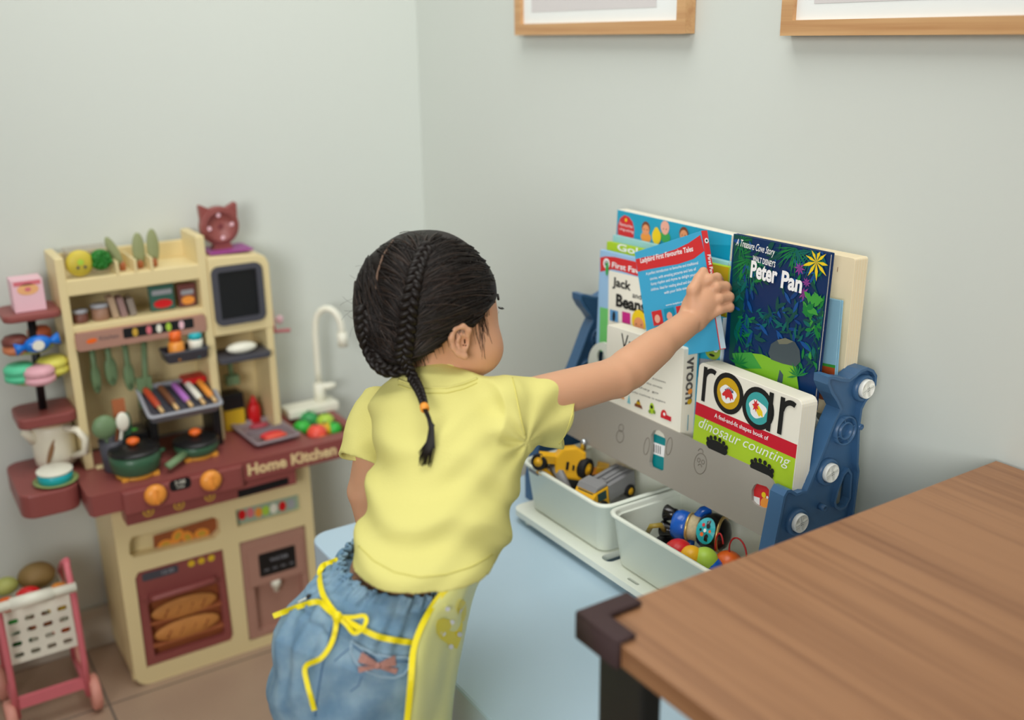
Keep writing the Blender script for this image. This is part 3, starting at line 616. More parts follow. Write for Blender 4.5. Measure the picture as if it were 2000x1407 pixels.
# top shelf items
t = TB('vegetable_box', 'clear lidded toy box of vegetables on the top shelf of the kitchen', 'toy box', (.36, 2.12, .858))
mb = MB(); tub(mb, .330, .408, HF+.03, BK-.012, .859, .905, .004, .002, .002, .001, mat('smoky_clear_plastic', (176, 160, 140), .3, .5, alpha=.22)); mb.build('box_body', t, 'smoky see-through box')
for (x, z, r, m, lab) in ((.347, .886, .026, mat('vegetable_yellow', (200, 180, 60), .5), 'round yellow green toy face in the vegetable box'), (.386, .888, .021, dkgreen, 'dark green toy broccoli in the vegetable box')):
    tt = TB('toy_vegetable', lab, 'toy food', (x, HF+.015, z-r)); 
    mb = MB(Matrix.Translation((x, HF+.015, z))); mb.ell((0, 0, 0), (r, .012, r), m)
    if m is dkgreen:
        for i in range(14): a = i*2.4; q = .35+.6*(i/14); mb.ell((r*.85*math.cos(a)*q, -.004, r*.85*math.sin(a)*q), (.006, .010, .006), m, n=8, k=6)
    mb.build('body', tt)
    if m is not dkgreen:
        f_ = MB(MXZ(HF+.0025)); f_.flat(circ(x-.006, z-.006, .003, 8), 0, charc); f_.flat(circ(x+.007, z-.006, .003, 8), 0, charc); f_.flat(circ(x, z+.004, .006, 10), 0, lime); f_.build('face_print', tt)
for k, (x, tz_, ln, lab) in enumerate(((.428, .862, .064, 'sage toy leaf leaning left on the top shelf'), (.462, .862, .062, 'sage toy leaf standing upright in the middle of the top shelf'), (.490, .862, .066, 'sage toy leaf standing upright, rightmost on the top shelf'))):
    t = TB('toy_leaf', lab, 'toy plant', (x, HF+.03, tz_), 'sage toy leaves on the top shelf'); lean = -.35 if k == 0 else .02
    mb = MB(Matrix.Translation((x, HF+.03, tz_)) @ Matrix.Rotation(lean, 4, 'Y')); mb.ell((0, 0, ln*.56), (.010 if k == 0 else .0125, .005, ln*.55), mat('sage_leaf', (142, 148, 104), .6)); mb.build('leaf_blade', t)
    MB(Matrix.Translation((x, HF+.03, tz_))).lathe([(.006, -.003), (.007, .008), (.004, .014), (0, .015)], tan, n=10).build('stem', t)
# clock with ears
t = TB('toy_clock', 'maroon toy clock with cat ears on a purple box at the top right', 'toy clock', (.637, 2.13, .868))
ck = MB(MXZ(2.125)); cx, cz = K(430, 442, 2.115)
prof_c = [(cx+.0405*math.cos(a), cz+.0405*math.sin(a)) for a in [2*PI*i/36 for i in range(36)]]
ck.prism(prof_c, -.01, .012, maroon, bev=.003)
for s_x in (-1, 1): ck.prism([(cx+s_x*.012, cz+.034), (cx+s_x*.036, cz+.047), (cx+s_x*.040, cz+.044), (cx+s_x*.038, cz+.010)], -.008, .010, maroon, bev=.002)
ck.prism([(cx-.02, cz-.05), (cx+.024, cz-.05), (cx+.015, cz-.03), (cx-.012, cz-.03)], -.01, .01, maroon)
ck.lathe([(.033, .0115), (.033, .015), (.029, .015), (.029, .0125), (0, .0125)], maroon, Matrix.Translation((cx, cz, 0)), 28); ck.build('clock_body', t)
dl = MB(MXZ(2.125))
for a in range(4): dl.flat(circ(cx+.024*math.cos(a*PI/2+.1), cz+.024*math.sin(a*PI/2+.1), .0045, 10), .0135, palepink)
dl.flat(circ(cx, cz, .006, 12), .0135, mat('deep_maroon', (118, 54, 58), .5)); dl.build('hour_marks', t, 'four pale dots')
zb = cz-.0505
MB().box(.600, 2.085, .869, .692, 2.16, max(.873, zb), purplep).build('purple_box', label='flat purple box under the maroon cat-eared clock', cat='box', loc=(.646, 2.12, .869))
# second row: printed packets
for k, (x0_, x1_, z1_, m, m2, nm, lab) in enumerate(((.470, .522, .822, mat('packet_green', (52, 96, 84), .5), redp, 'snack_packet', 'dark green toy snack packet in the second row of the kitchen'), (.528, .566, .815, mat('packet_maroon', (112, 62, 58), .5), orangep, 'snack_packet', 'dull maroon toy snack packet at the right of the second row'), (.322, .352, .794, mat('jar_brown', (110, 66, 54), .5), mat('rosy_brown', (150, 80, 76), .5), 'toy_jar', 'small brown toy jar at the far left of the second row'), (.357, .392, .800, mat('jar_tan', (150, 112, 90), .5), brown, 'toy_jar', 'tan toy jar second from left in the second row'))):
    t = TB(nm, lab, 'toy food', ((x0_+x1_)/2, HF+.03, .7665))
    if nm == 'toy_jar':
        lathe_at(((x0_+x1_)/2, HF+.03, .7665), [((x1_-x0_)*.45, 0), ((x1_-x0_)*.47, .002), ((x1_-x0_)*.47, z1_-.775)], m, 18).build('jar_body', t); lathe_at(((x0_+x1_)/2, HF+.03, z1_-.0083), [((x1_-x0_)*.5, 0), ((x1_-x0_)*.48, .006), (0, .007)], lgrey, 18).build('lid', t, 'grey lid')
    else:
        mb = MB(MXZ(HF+.03)); mb.prism([(x0_, z1_), (x1_, z1_), (x1_-.002, .767), (x0_+.002, .767)], -.006, .006, m, bev=.003); mb.build('packet_body', t)
        mb = MB(MXZ(HF+.0238)); xc = (x0_+x1_)/2; mb.flat(circ(xc, .781, (x1_-x0_)*.36, 14, ry=.009), 0, m2); mb.flat(rrect(x0_+.006, z1_-.022, x1_-.006, z1_-.012, .002), 0, lgrey); mb.build('packet_print', t)
for k, x in enumerate((.402, .418, .436)):
    t = MB(Matrix.Translation((x, HF+.03, .7665)) @ Matrix.Rotation(-.16, 4, 'Y')); t.box(-.006, -.012, 0.001, .006, .02, .044-k*.004, (mat('card_beige', (176, 150, 124), .6), mat('card_rose', (150, 120, 116), .6), mat('card_grey', (140, 128, 118), .6))[k])
    t.build('toy_carton', label=('beige toy carton leaning in the second row, left of three', 'rosy toy carton leaning in the second row, middle of three', 'greyish toy carton leaning in the second row, right of three')[k], cat='toy food', group='small cartons leaning in the second row', loc=(x, HF+.03, .7665))
# left side: pink box, tiered stand with macarons
t = TB('pink_box', 'small pink and white toy cake box on the upper maroon side shelf', 'box', (.25, 2.11, .8055))
MB().box(.222, 2.085, .8055, .277, 2.135, .866, palepink).build('box_body', t)
mb = MB(MXZ(2.0845)); mb.flat(circ(.2495, .848, .019, 18, ry=.011), 0, mat('peach_print', (238, 176, 120), .5)); mb.flat(circ(.2495, .848, .006, 10, ry=.004), .0003, pinkp); mb.flat(rrect(.226, .856, .273, .864, .001), 0, pinkp); mb.build('box_print', t, 'peach flower print')
t = TB('tiered_stand', 'black pole toy stand with two yellow green tiers between the maroon shelves', 'tiered stand', (.247, 2.105, .6005))
MB().tube([(.245, 2.11, .6005), (.250, 2.11, .7905)], .008, blackp, 12).build('pole', t)
tier = mat('tier_green', (150, 160, 90), .5)
for (x, z, r) in ((.238, .728, .045), (.240, .668, .052)): lathe_at((x, 2.105, z), [(.01, -.006), (r*.8, -.003), (r, .003), (r-.002, .004), (r*.8, 0), (0, -.001)], tier).build('tier', t)
def macaron(x, y, z, m, lab, r=.029, m2=None):
    t = TB('toy_macaron', lab, 'toy food', (x, y, z-.012), 'toy sweets on the tiered stand'); mb = MB(Matrix.Translation((x, y, z)))
    mb.lathe([(r*.7, -.017), (r, -.012), (r, -.003), (r*.95, -.002)], m2 or m); mb.build('shell', t); MB(Matrix.Translation((x, y, z))).lathe([(r*.95, -.002), (r*.95, .002)], m2 or m).build('filling', t); MB(Matrix.Translation((x, y, z))).lathe([(r*.95, .002), (r, .003), (r, .011), (r*.75, .018), (0, .0195)], m).build('shell', t)
macaron(.213, 2.085, .688, mat('mint_plastic', (86, 196, 150), .5), 'mint green toy macaron on the lower tier'); macaron(.243, 2.065, .684, mat('macaron_pink', (224, 168, 178), .5), 'pink toy macaron on the lower tier'); macaron(.272, 2.09, .690, mat('macaron_yellow', (216, 208, 92), .5), 'yellow toy macaron on the lower tier')
macaron(.213, 2.085, .744, mat('choc_brown', (110, 56, 48), .5), 'chocolate brown toy bun on the upper tier', .024, mat('bun_tan', (198, 120, 80), .5)); macaron(.262, 2.125, .745, mat('bun_orange', (190, 96, 60), .5), 'orange brown toy bun at the back of the upper tier', .022)
bluec = mat('candy_blue', (20, 112, 208), .3, .5)
t = TB('toy_candy', 'blue wrapped toy candy on the upper tier of the black stand', 'toy food', (.248, 2.07, .733)); cm = Matrix.Translation((.248, 2.062, .746)) @ Matrix.Rotation(-.12, 4, 'Y')
MB(cm).ell((0, 0, 0), (.025, .013, .016), bluec).build('body', t)
for s_x in (-1, 1): MB(cm).rings([[(s_x*.022, .005*math.cos(a), .004*math.sin(a)) for a in [2*PI*i/10 for i in range(10)]], [(s_x*.040, .007*math.cos(a), .013*math.sin(a)) for a in [2*PI*i/10 for i in range(10)]]], bluec).build('wrapper_end', t)
MB(cm).add([(.011*math.cos(a), -.0135, .010*math.sin(a)) for a in [2*PI*i/14 for i in range(14)]], [tuple(range(14))], offw).build('candy_print', t, 'white round print')
# pink thing hanging behind the hutch on the right side
t = TB('pink_windmill', 'small pink toy on a hook at the right side of the hutch', 'toy', (.74, 2.17, .70))
MB().tube([(.717, 2.12, .745), (.73, 2.12, .74), (.732, 2.12, .70), (.735, 2.12, .675), (.77, 2.12, .672)], .004, pinkp, 8).build('arm', t); MB(Matrix.Translation((.748, 2.12, .70))).ell((0, 0, 0), (.009, .004, .010), palepink).build('charm', t)
# ================================================================ TOY CART
ct = thing('toy_cart', (.16, 2.02, 0), 'pink toy shopping cart with white slotted basket left of the kitchen', 'toy cart')
def side_y(z): return 1.925+.10*(z/.33)
for x in (.094, .226):
    mb = MB(); mb.tube([(x, 1.955, .035), (x, 1.945, .12), (x, 1.945, .27), (x-.002, 1.955, .325), (x, 1.965, .335)], .0065, pinkp, 10, flatk=1.0)
    mb.tube([(x, 1.955, .035), (x, 2.03, .045), (x, 2.10, .04)], .006, pinkp, 10); mb.tube([(x, 1.965, .335), (x, 2.03, .30), (x, 2.09, .26), (x, 2.10, .04)], .006, pinkp, 10)
    mb.build('side_frame', ct)
MB().box(.094, 1.950, .055, .226, 1.960, .078, pinkp).build('lower_bar', ct)
hd = MB(); hd.tube([(.085, 1.938, .288), (.232, 1.938, .288)], .0095, offw, 14); hd.tube([(.115, 1.936, .289), (.190, 1.936, .289)], .0125, offw, 14); hd.build('handle', ct, 'white handle')
bs = MB(); FB = frame_m((.0, 1.953, .0), (1, 0, 0), (0, .10, 1))
holes = [rrect(.108+i*.0295, .156+j*.0235, .126+i*.0295, .166+j*.0235, .004, 3) for i in range(4) for j in range(4)]
plate(bs, rrect(.098, .145, .222, .262, .004), holes, -.003, 0, offw, M=FB)
bs.box(.098, 1.974, .145, .101, 2.09, .25, offw).box(.219, 1.974, .145, .222, 2.09, .25, offw).box(.098, 1.97, .143, .222, 2.09, .147, offw).box(.098, 2.087, .145, .222, 2.09, .25, offw)
bs.build('basket', ct, 'white slotted basket')
for (x, y) in ((.083, 1.958), (.238, 1.958), (.083, 2.098), (.238, 2.098)):
    mb = MB(frame_m((x, y, .036), (0, 1, 0), (0, 0, 1))); mb.lathe([(.032, -.010), (.0365, -.007), (.0365, .007), (.030, .010), (.012, .011), (0, .011)], mat('wheel_salmon', (214, 146, 130), .5), n=24); mb.build('wheel', ct, 'salmon wheel')
VG = ((.112, 1.985, .266, .019, orange2, 'toy_carrot', 'orange toy vegetable at the left front of the cart'), (.152, 1.985, .272, .024, redp, 'toy_pepper', 'red toy pepper in the middle of the cart'), (.178, 1.985, .262, .015, lime, 'toy_pea', 'lime toy vegetable under the red pepper in the cart'), (.207, 1.985, .268, .018, orangep, 'toy_orange', 'orange toy fruit at the right of the cart'),
      (.120, 2.05, .272, .024, mat('cabbage_green', (170, 176, 96), .5), 'toy_cabbage', 'pale green toy cabbage at the back of the cart'), (.178, 2.055, .275, .036, mat('potato_brown', (140, 114, 66), .6), 'toy_potato', 'brown toy potato at the back right of the cart'), (.12, 1.995, .22, .018, leafg, 'toy_cucumber', 'bright green toy vegetable showing through the basket slots'), (.165, 2.0, .20, .024, brown, 'toy_bread', 'brown toy bread low in the basket'), (.2, 2.0, .175, .018, orange2, 'toy_tomato', 'orange red toy vegetable at the basket bottom'), (.125, 2.0, .175, .022, dkgreen, 'toy_avocado', 'dark green toy vegetable at the basket bottom'), (.20, 2.0, .222, .018, yellowp, 'toy_corn', 'yellow toy corn at the right inside the basket'))
for x, y, z, r, m, nm, lab in VG:
    MB(Matrix.Translation((x, y, z))).ell((0, 0, 0), (r, r*.8, r*.75), m).build(nm, label=lab, cat='toy food', group='toy food in the pink cart', loc=(x, y, z-r*.75))
# ================================================================ BOOKS
pagem = mat('page_block_paper', (236, 228, 206), .8, .2, .05, 90)
boardw = mat('board_book_white', (232, 228, 214), .55, .3, .015, 10)
inkb = mat('ink_black', (28, 28, 28), .5, .3, .02); inkw = mat('print_white', (240, 240, 236), .5, .3, .01)
def col(name, *rgb): return mat('print_'+name, rgb, .38, .4, .03, 30)
class Book:
    def __init__(s, name, label, P0, P1, h, th, tilt, cover, cat='book', group=None, up=None, spine=None, board=False, rad=.003, spine_side=0, page=None, sp_vis=True):
        P0, P1 = Vector(P0), Vector(P1); a = (P1-P0); s.w = a.length; a.normalize()
        b = Vector((math.sin(tilt), 0, math.cos(tilt))) if up is None else Vector(up)
        n = a.cross(b).normalized(); b = n.cross(a).normalized()
        s.h = h; o = P0-b*h; s.M = Matrix(((a.x, b.x, n.x, o.x), (a.y, b.y, n.y, o.y), (a.z, b.z, n.z, o.z), (0, 0, 0, 1)))
        s.n = n; s.o = o; s.k = 0
        s.t = thing(name, (o+a*s.w/2-n*th/2)[:], label, cat, group)
        w = s.w; ct = .0018
        if board:
            mb = MB(s.M); mb.prism(rrect(0, 0, w, h, rad, 4), -th, 0, cover); mb.build('cover', s.t, bevel=.0006)
            nl = max(3, int(th/.0045)); mb = MB(s.M)
            for i in range(nl): z = -th+(i+.5)*th/nl; mb.rings([[(x, y, z-.0004) for x, y in rrect(-.0003, -.0003, w+.0003, h+.0003, rad, 4)], [(x, y, z+.0004) for x, y in rrect(-.0003, -.0003, w+.0003, h+.0003, rad, 4)]], page or pagem, False, False)
            mb.build('page_edges', s.t)
        else:
            mb = MB(s.M); mb.prism(rrect(0, 0, w, h, .001, 2), -ct, 0, cover); mb.prism(rrect(0, 0, w, h, .001, 2), -th, -th+ct, cover)
            sm_ = spine or cover
            if spine_side == 0: mb.box(-.0012, 0, -th, .0012, h, 0, sm_)
            else: mb.box(w-.0012, 0, -th, w+.0012, h, 0, sm_)
            mb.build('cover', s.t, bevel=.0004)
            x0, x1 = (.002, w-.003) if spine_side == 0 else (.003, w-.002)
            MB(s.M).box(x0, .003, -th+ct, x1, h-.003, -ct, page or pagem).build('page_block', s.t)
        s.A = MB(s.M); s.SM = s.M @ (frame_m((w+.0013, 0, 0), (0, 0, -1), (0, 1, 0)))
    def p(s, px_, py_):
        r = cF*FPX + cR*(px_-1000) - cU*(py_-703.5); o3 = s.o-Vector((0, 0, CAMH)); q = r*(s.n.dot(o3)/s.n.dot(r)); q.z += CAMH
        l = s.M.inverted() @ q; return (l.x, l.y)
    def z(s, adv=True):
        if adv: s.k += 1
        return .00012+.00009*s.k
    def clipr(s, poly):
        return [(min(max(x, .0004), s.w-.0004), min(max(y, .0004), s.h-.0004)) for x, y in poly]
    def poly(s, pts, m, px=True, clip=True, M=None, adv=True):
        q = [s.p(*c) for c in pts] if px else pts
        if clip: q = s.clipr(q)
        s.A.flat(q, s.z(adv), m); return s
    def disc(s, c, r, m, ry=None, rot=0, n=16, px=True, adv=True):
        c = s.p(*c) if px else c; return s.poly(circ(c[0], c[1], r, n, ry, rot), m, px=False, adv=adv)
    def text(s, t, L, R, hgt, m, bold=0, shear=0, lift=0, adv=True):
        a, b = Vector(s.p(*L)), Vector(s.p(*R)); d = b-a
        vs, fs = text_geo(t, 1.0, bold=bold, shear=shear, align='LEFT')
        if not vs: return s
        x0 = min(v.x for v in vs); x1 = max(v.x for v in vs); y0 = min(v.y for v in vs); y1 = max(v.y for v in vs)
        sx = d.length/(x1-x0); sy = hgt/(y1-y0); ang = math.atan2(d.y, d.x); z = s.z(adv); out = []
        for v in vs:
            X, Y = (v.x-x0)*sx, (v.y-(y0+y1)/2)*sy; out.append((a.x+X*math.cos(ang)-Y*math.sin(ang), a.y+X*math.sin(ang)+Y*math.cos(ang), z))
        s.A.add(out, fs, m); return s
    def done(s, label=None): s.A.build('cover_print', s.t, label); return s
def at0(px_, py_, X): return at(px_, py_, 0, X)
tealc = col('teal_blue', 0, 140, 172); skyb = col('sky_blue', 60, 164, 206); redc = col('red', 206, 42, 46); crimson = col('crimson', 196, 22, 44)
limec = col('lime', 168, 200, 40); mustard = col('mustard', 200, 158, 20); palet = col('pale_teal', 150, 200, 204); skin1 = col('skin_tone', 226, 150, 104); skin2 = col('skin_rose', 240, 170, 150)
hair1 = col('brown_hair', 120, 66, 40); yel = col('yellow', 246, 200, 30); grn = col('green', 60, 160, 80); wht = inkw
# --- back row: song book with children, cream board book
B1 = Book('picture_song_book', 'turquoise book with cartoon children and red dome badge at the back left of the rack', at0(1206, 409, 1.094), at0(1430, 459, 1.094), .215, .020, .03, boardw, board=True, rad=.002)
B1.poly([(.0005, .0005), (B1.w-.0005, .0005), (B1.w-.0005, B1.h-.001), (.0005, B1.h-.001)], tealc, px=False)
B1.poly([(1206, 409), (1430, 459), (1430, 480), (1206, 470)], col('cover_turquoise', 30, 156, 190))
B1.poly([(1207, 462), (1207, 440), (1212, 426), (1220, 420), (1229, 424), (1236, 434), (1239, 448), (1238, 465)], redc)
B1.disc((1223, 430), .003, yel).text('Favourite', (1211, 437), (1236, 443), .0055, wht).text('sing-along', (1211, 447), (1238, 454), .0055, wht)
for (x, y, sk, hr, bd) in ((1262, 447, skin1, hair1, orangep), (1300, 446, skin2, skin2, grn), (1337, 458, skin1, hair1, redc)):
    B1.disc((x, y+17), .013, bd, ry=.009).disc((x, y-2), .0105, hr).disc((x, y+2), .0088, sk).disc((x-3, y+1), .001, inkb).disc((x+3, y+2), .001, inkb)
B1.disc((1284, 462), .011, yel, ry=.013).disc((1284, 451), .006, yel).done('children, a yellow duck shape and a red dome badge')
B2 = Book('cream_board_book', 'tall plain cream board book at the back right of the rack, behind the jungle cover', at0(1436, 459, 1.090), at0(1671, 505, 1.090), .225, .026, .03, mat('aged_cream_board', (232, 216, 180), .6, .3, .03, 12), board=True, rad=.004, page=mat('page_edges_white', (234, 226, 204), .7, .2, .06, 60))
B2.poly([(1636, 522), (1637, 522), (1636, 531), (1635, 531)], hair1).done('small brown mark')
B3 = Book('pale_teal_book', 'pale teal book edge showing below the turquoise song book', at0(1198, 459, 1.079), at0(1422, 512, 1.079), .185, .008, .04, palet)
B3.done() if False else None
B4 = Book('lime_book', 'lime green and mustard book behind the beanstalk book', at0(1186, 472, 1.066), at0(1424, 522, 1.066), .18, .008, .04, limec)
B4.poly([(1375, 512), (1424, 523), (1424, 700), (1375, 690)], mustard); B4.text('Goldilocks', (1206, 482), (1330, 512), .012, wht, bold=.02).done()
# --- Jack book
B5 = Book('beanstalk_book', 'pale blue and green Jack and the Beanstalk book at the left of the rack', at0(1173, 488, 1.048), at0(1350, 530, 1.048), .175, .009, .05, col('pale_blue_cover', 150, 188, 222))
B5.poly([(1172, 600), (1350, 640), (1350, 740), (1168, 740)], col('meadow_green', 110, 196, 110))
B5.poly([(1189, 528), (1350, 566), (1350, 760), (1184, 760)], boardw)
B5.poly([(1172, 503), (1183, 501), (1200, 502), (1240, 511), (1350, 540), (1350, 560), (1240, 538), (1215, 530), (1195, 526), (1173, 531)], redc)
B5.disc((1185, 515), .0088, wht).disc((1185, 515), .0050, inkb).disc((1185, 513), .0022, wht)
B5.text('First Favourite Tales', (1196, 517), (1330, 549), .0095, wht, bold=.02)
B5.text('Jack', (1197, 552), (1233, 562), .020, inkb, bold=.03).text('and the', (1236, 576), (1275, 586), .009, inkb, bold=.01).text('Beanstalk', (1204, 586), (1305, 612), .022, inkb, bold=.04)
for (x, y, m) in ((1200, 617, col('tower_blue', 90, 150, 200)), (1224, 621, col('magenta', 196, 40, 130))): B5.poly([(x-8, y-13), (x+8, y-9), (x+8, y+13), (x-8, y+9)], m)
B5.disc((1200, 618), .004, inkb, ry=.009).disc((1249, 627), .0185, yel).disc((1249, 634), .013, skin1, ry=.012).disc((1244, 633), .0012, inkb).disc((1254, 635), .0012, inkb).disc((1187, 510+15), .004, grn, ry=.012)
B5.done('title panel with red banner')
# --- Vroom
B6 = Book('vroom_board_book', 'white board book back cover with a row of tiny vehicles, left of the dinosaur book', at0(1186, 634, .992), at0(1336, 681, .992), .150, .029, .04, boardw, board=True, rad=.003)
B6.text('Vroom', (1213, 666), (1280, 690), .026, inkb)
for i, (a, b, t) in enumerate(((1225, 1300, 'what goes zoom'), (1222, 1294, 'beep beep in the street'), (1222, 1286, 'here they go'), (1200, 1300, 'with more beautiful machines to explore'))):
    y = 722+i*13; B6.text(t, (a, y+(a-1222)*.33), (b, y+(b-1222)*.33), .0045, col('text_grey', 90, 88, 84))
ox, oy = 0, 0
for (x, y, kind) in ((1215, 774, 0), (1229, 781, 1), (1248, 789, 2), (1274, 798, 3), (1302, 812, 4)):
    c = B6.p(x, y)
    if kind == 0: B6.poly([(c[0]-.007, c[1]-.004), (c[0]+.007, c[1]-.004), (c[0]+.005, c[1]+.001), (c[0]-.006, c[1]+.001)], orangep, px=False); B6.disc((x, y-3), .004, mustard)
    if kind == 1: B6.poly([(c[0]-.004, c[1]-.006), (c[0]+.004, c[1]-.006), (c[0], c[1]+.009)], col('sail_teal', 120, 190, 200), px=False)
    if kind == 2: B6.poly([(c[0]-.010, c[1]-.006), (c[0]+.010, c[1]-.006), (c[0]+.007, c[1]-.001), (c[0]-.009, c[1]-.001)], hair1, px=False); B6.poly([(c[0]-.006, c[1]-.001), (c[0]+.005, c[1]-.001), (c[0]+.003, c[1]+.004), (c[0]-.004, c[1]+.004)], mustard, px=False); B6.disc((x, y-6), .002, inkb)
    if kind == 3: B6.disc((x, y), .0055, limec, ry=.009); B6.disc((x, y-3), .003, inkb); B6.disc((x-4, y+6), .003, col('olive', 120, 150, 40)); B6.disc((x+5, y+7), .003, col('olive', 120, 150, 40))
    if kind == 4: B6.poly([(c[0]-.012, c[1]-.006), (c[0]+.012, c[1]-.006), (c[0]+.012, c[1]+.001), (c[0]-.012, c[1]+.002)], crimson, px=False); B6.disc((x-4, y-4), .006, redc); B6.disc((x-3, y-3), .0025, wht)
B6.poly([(1337-14, 690), (1336, 690)], wht, adv=False) if False else None
B6.done()
sp = MB(B6.SM); vs_, fs_ = text_geo('vroom', .027, bold=.0006)
sp.add([(v.y+.0145, -v.x+.098, .0006) for v in vs_], fs_, mat('text_dark_grey', (88, 84, 82), .5)); sp.flat(circ(.0145, .082, .0045, 12), .0009, orangep); sp.flat(circ(.0145, .066, .0045, 12), .0009, mustard); sp.box(.0130, .02, .0005, .0142, .045, .0006, tealc); sp.box(.026, .002, .0004, .0285, .14, .0006, skyb)
sp.build('spine_print', B6.t, 'vroom in grey letters down the spine')
# --- Roar
B7 = Book('dinosaur_board_book', 'thick white, red and green board book titled roar, dinosaur counting', at0(1366, 706, .990), at0(1568, 783, .990), .158, .030, .04, boardw, board=True, rad=.010)
B7.poly([(1357, 838-54), (1563, 862), (1563, 888), (1357, 806)], crimson) if False else None
b0 = B7.p(1358, 784)[1]; b1 = B7.p(1357, 809)[1]
w7 = B7.w; B7.poly([(0.0005, b0), (w7-.0005, b0), (w7-.0005, b1), (.0005, b1)], crimson, px=False)
B7.poly([(0.0005, b1), (w7-.0005, b1), (w7-.0005, .0005), (.0005, .0005)], limec, px=False)
def bar(Bk, p0, p1, wd, m):
    a, b = Vector(Bk.p(*p0)), Vector(Bk.p(*p1)); d = (b-a).normalized(); n_ = Vector((-d.y, d.x))*wd/2
    Bk.poly([(a+n_)[:], (b+n_)[:], (b-n_)[:], (a-n_)[:]], m, px=False)
bar(B7, (1379, 717), (1373, 784), .0075, inkb)
def hook(pt):
    c = B7.p(*pt); o_, i_ = .0185, .0115; an = [PI*.98-(PI*.63)*i/9 for i in range(10)]
    B7.poly([(c[0]+o_-.003+o_*math.cos(a)*.95, c[1]-.006+o_*math.sin(a)*1.05-.012) for a in an]+[(c[0]+o_-.003+i_*math.cos(a)*.95, c[1]-.006+i_*math.sin(a)*1.05-.012) for a in reversed(an)], inkb, px=False)
hook((1378, 717))
def ringo(cx_, cy_, fill, inner):
    c = B7.p(cx_, cy_); B7.disc(c, .0295, inkb, n=30, px=False, ry=.030).disc(c, .0222, fill, n=28, px=False, ry=.0228)
    B7.poly([(c[0]+(.0150+.0015*math.sin(5*a))*math.cos(a)*1.05, c[1]-.001+(.0125+.002*math.sin(3*a+1))*math.sin(a)) for a in [2*PI*i/30 for i in range(30)]], wht, px=False)
    return c
c = ringo(1423, 769, mustard, redc); pts = [(-.012, -.004), (-.008, .001), (-.004, .005), (.0, .007), (.005, .005), (.009, .0), (.011, -.007), (.007, -.005), (.006, -.010), (.003, -.005), (-.001, -.006), (-.003, -.010), (-.006, -.005), (-.010, -.006)]
for i in range(6): a = -.008+.0028*i; B7.poly([(c[0]+a, c[1]+.003), (c[0]+a+.004, c[1]+.003), (c[0]+a+.0025, c[1]+.0115-.0006*abs(i-3)**2)], col('spike_blue', 40, 60, 110), px=False, adv=False)
B7.poly([(c[0]+x, c[1]+y) for x, y in pts], redc, px=False)
c = ringo(1481, 798, col('aqua', 60, 160, 160), yel); B7.poly([(c[0]+x, c[1]+y) for x, y in ((-.006, .006), (.002, .004), (.009, -.002), (.011, -.010), (.006, -.008), (.004, -.011), (0, -.007), (-.003, -.003), (-.009, .000))], yel, px=False)
B7.poly([(c[0]-.001+.007*(1 if i % 2 else .45)*math.cos(a)-.003, c[1]+.003+.010*(1 if i % 2 else .5)*math.sin(a)) for i, a in enumerate([2*PI*i/14 for i in range(14)])], redc, px=False)
bar(B7, (1509, 767), (1501, 842), .0078, inkb)
bar(B7, (1531, 776), (1523, 848), .0078, inkb)
hook((1531, 778))
B7.text('A feel-and-fit shapes book of', (1397, 812), (1502, 858), .0085, wht, bold=.012)
B7.text('dinosaur', (1367, 823), (1448, 862), .0165, wht, shear=.35, bold=-.005).text('counting', (1453, 866), (1545, 907), .0185, wht, shear=.35, bold=-.005)
for (x, y, n_) in ((1402, 869, 6), (1490, 914, 6)):
    c = B7.p(x, y); B7.disc((c[0], c[1]-.004), .022, inkb, ry=.010, px=False)
    for i in range(n_): a = PI*.15+PI*.7*i/(n_-1); B7.disc((c[0]+.021*math.cos(a), c[1]-.003+.0125*math.sin(a)), .0036, inkb, n=8, px=False, adv=False)
B7.done('roar lettering with dinosaur pictures inside the round letters')
# --- Jungle cover story book
B8 = Book('jungle_story_book', 'tall blue and green jungle story book titled Peter Pan in the rack', at0(1434, 457, 1.044), at0(1622, 495, 1.044), .215, .0085, .045, col('deep_jungle_blue', 4, 42, 88), spine=col('spine_blue', 10, 62, 120), page=boardw)
gA, gB, gC, gD = col('jungle_green', 20, 120, 56), col('jungle_teal', 6, 96, 90), col('leaf_bright', 60, 150, 60), col('jungle_deep', 8, 72, 66)
random.seed(4)
B8.poly([(1434, 457), (1470, 464), (1446, 640), (1430, 700), (1424, 700)], gD)
def leafs(n, x0, x1, y0, y1, L0, L1, ms, w=.28):
    z = B8.z()
    for i in range(n):
        c = B8.p(random.uniform(x0, x1), random.uniform(y0, y1)); L_ = random.uniform(L0, L1); a = random.uniform(0, 2*PI); ux, uy = math.cos(a), math.sin(a)
        B8.A.flat(B8.clipr([(c[0]+L_*(u*ux-v*w*uy), c[1]+L_*(u*uy+v*w*ux)) for u, v in ((-.5, 0), (-.2, -.42), (.15, -.45), (.5, 0), (.15, .45), (-.2, .42))]), z+.0000008*i, random.choice(ms))
def fan(cx_, cy_, r, n, m, a0=0, a1=2*PI, wd=.16):
    c = B8.p(cx_, cy_); z = B8.z()
    for i in range(n):
        a = a0+(a1-a0)*i/max(1, n-1)+random.uniform(-.08, .08); rr = r*random.uniform(.8, 1.1); e = (c[0]+rr*math.cos(a), c[1]+rr*math.sin(a)); mdx = (c[0]+rr*.5*math.cos(a+wd), c[1]+rr*.5*math.sin(a+wd)); mdy = (c[0]+rr*.5*math.cos(a-wd), c[1]+rr*.5*math.sin(a-wd))
        B8.A.flat(B8.clipr([c, mdy, e, mdx]), z+.00001*i*.5, m)
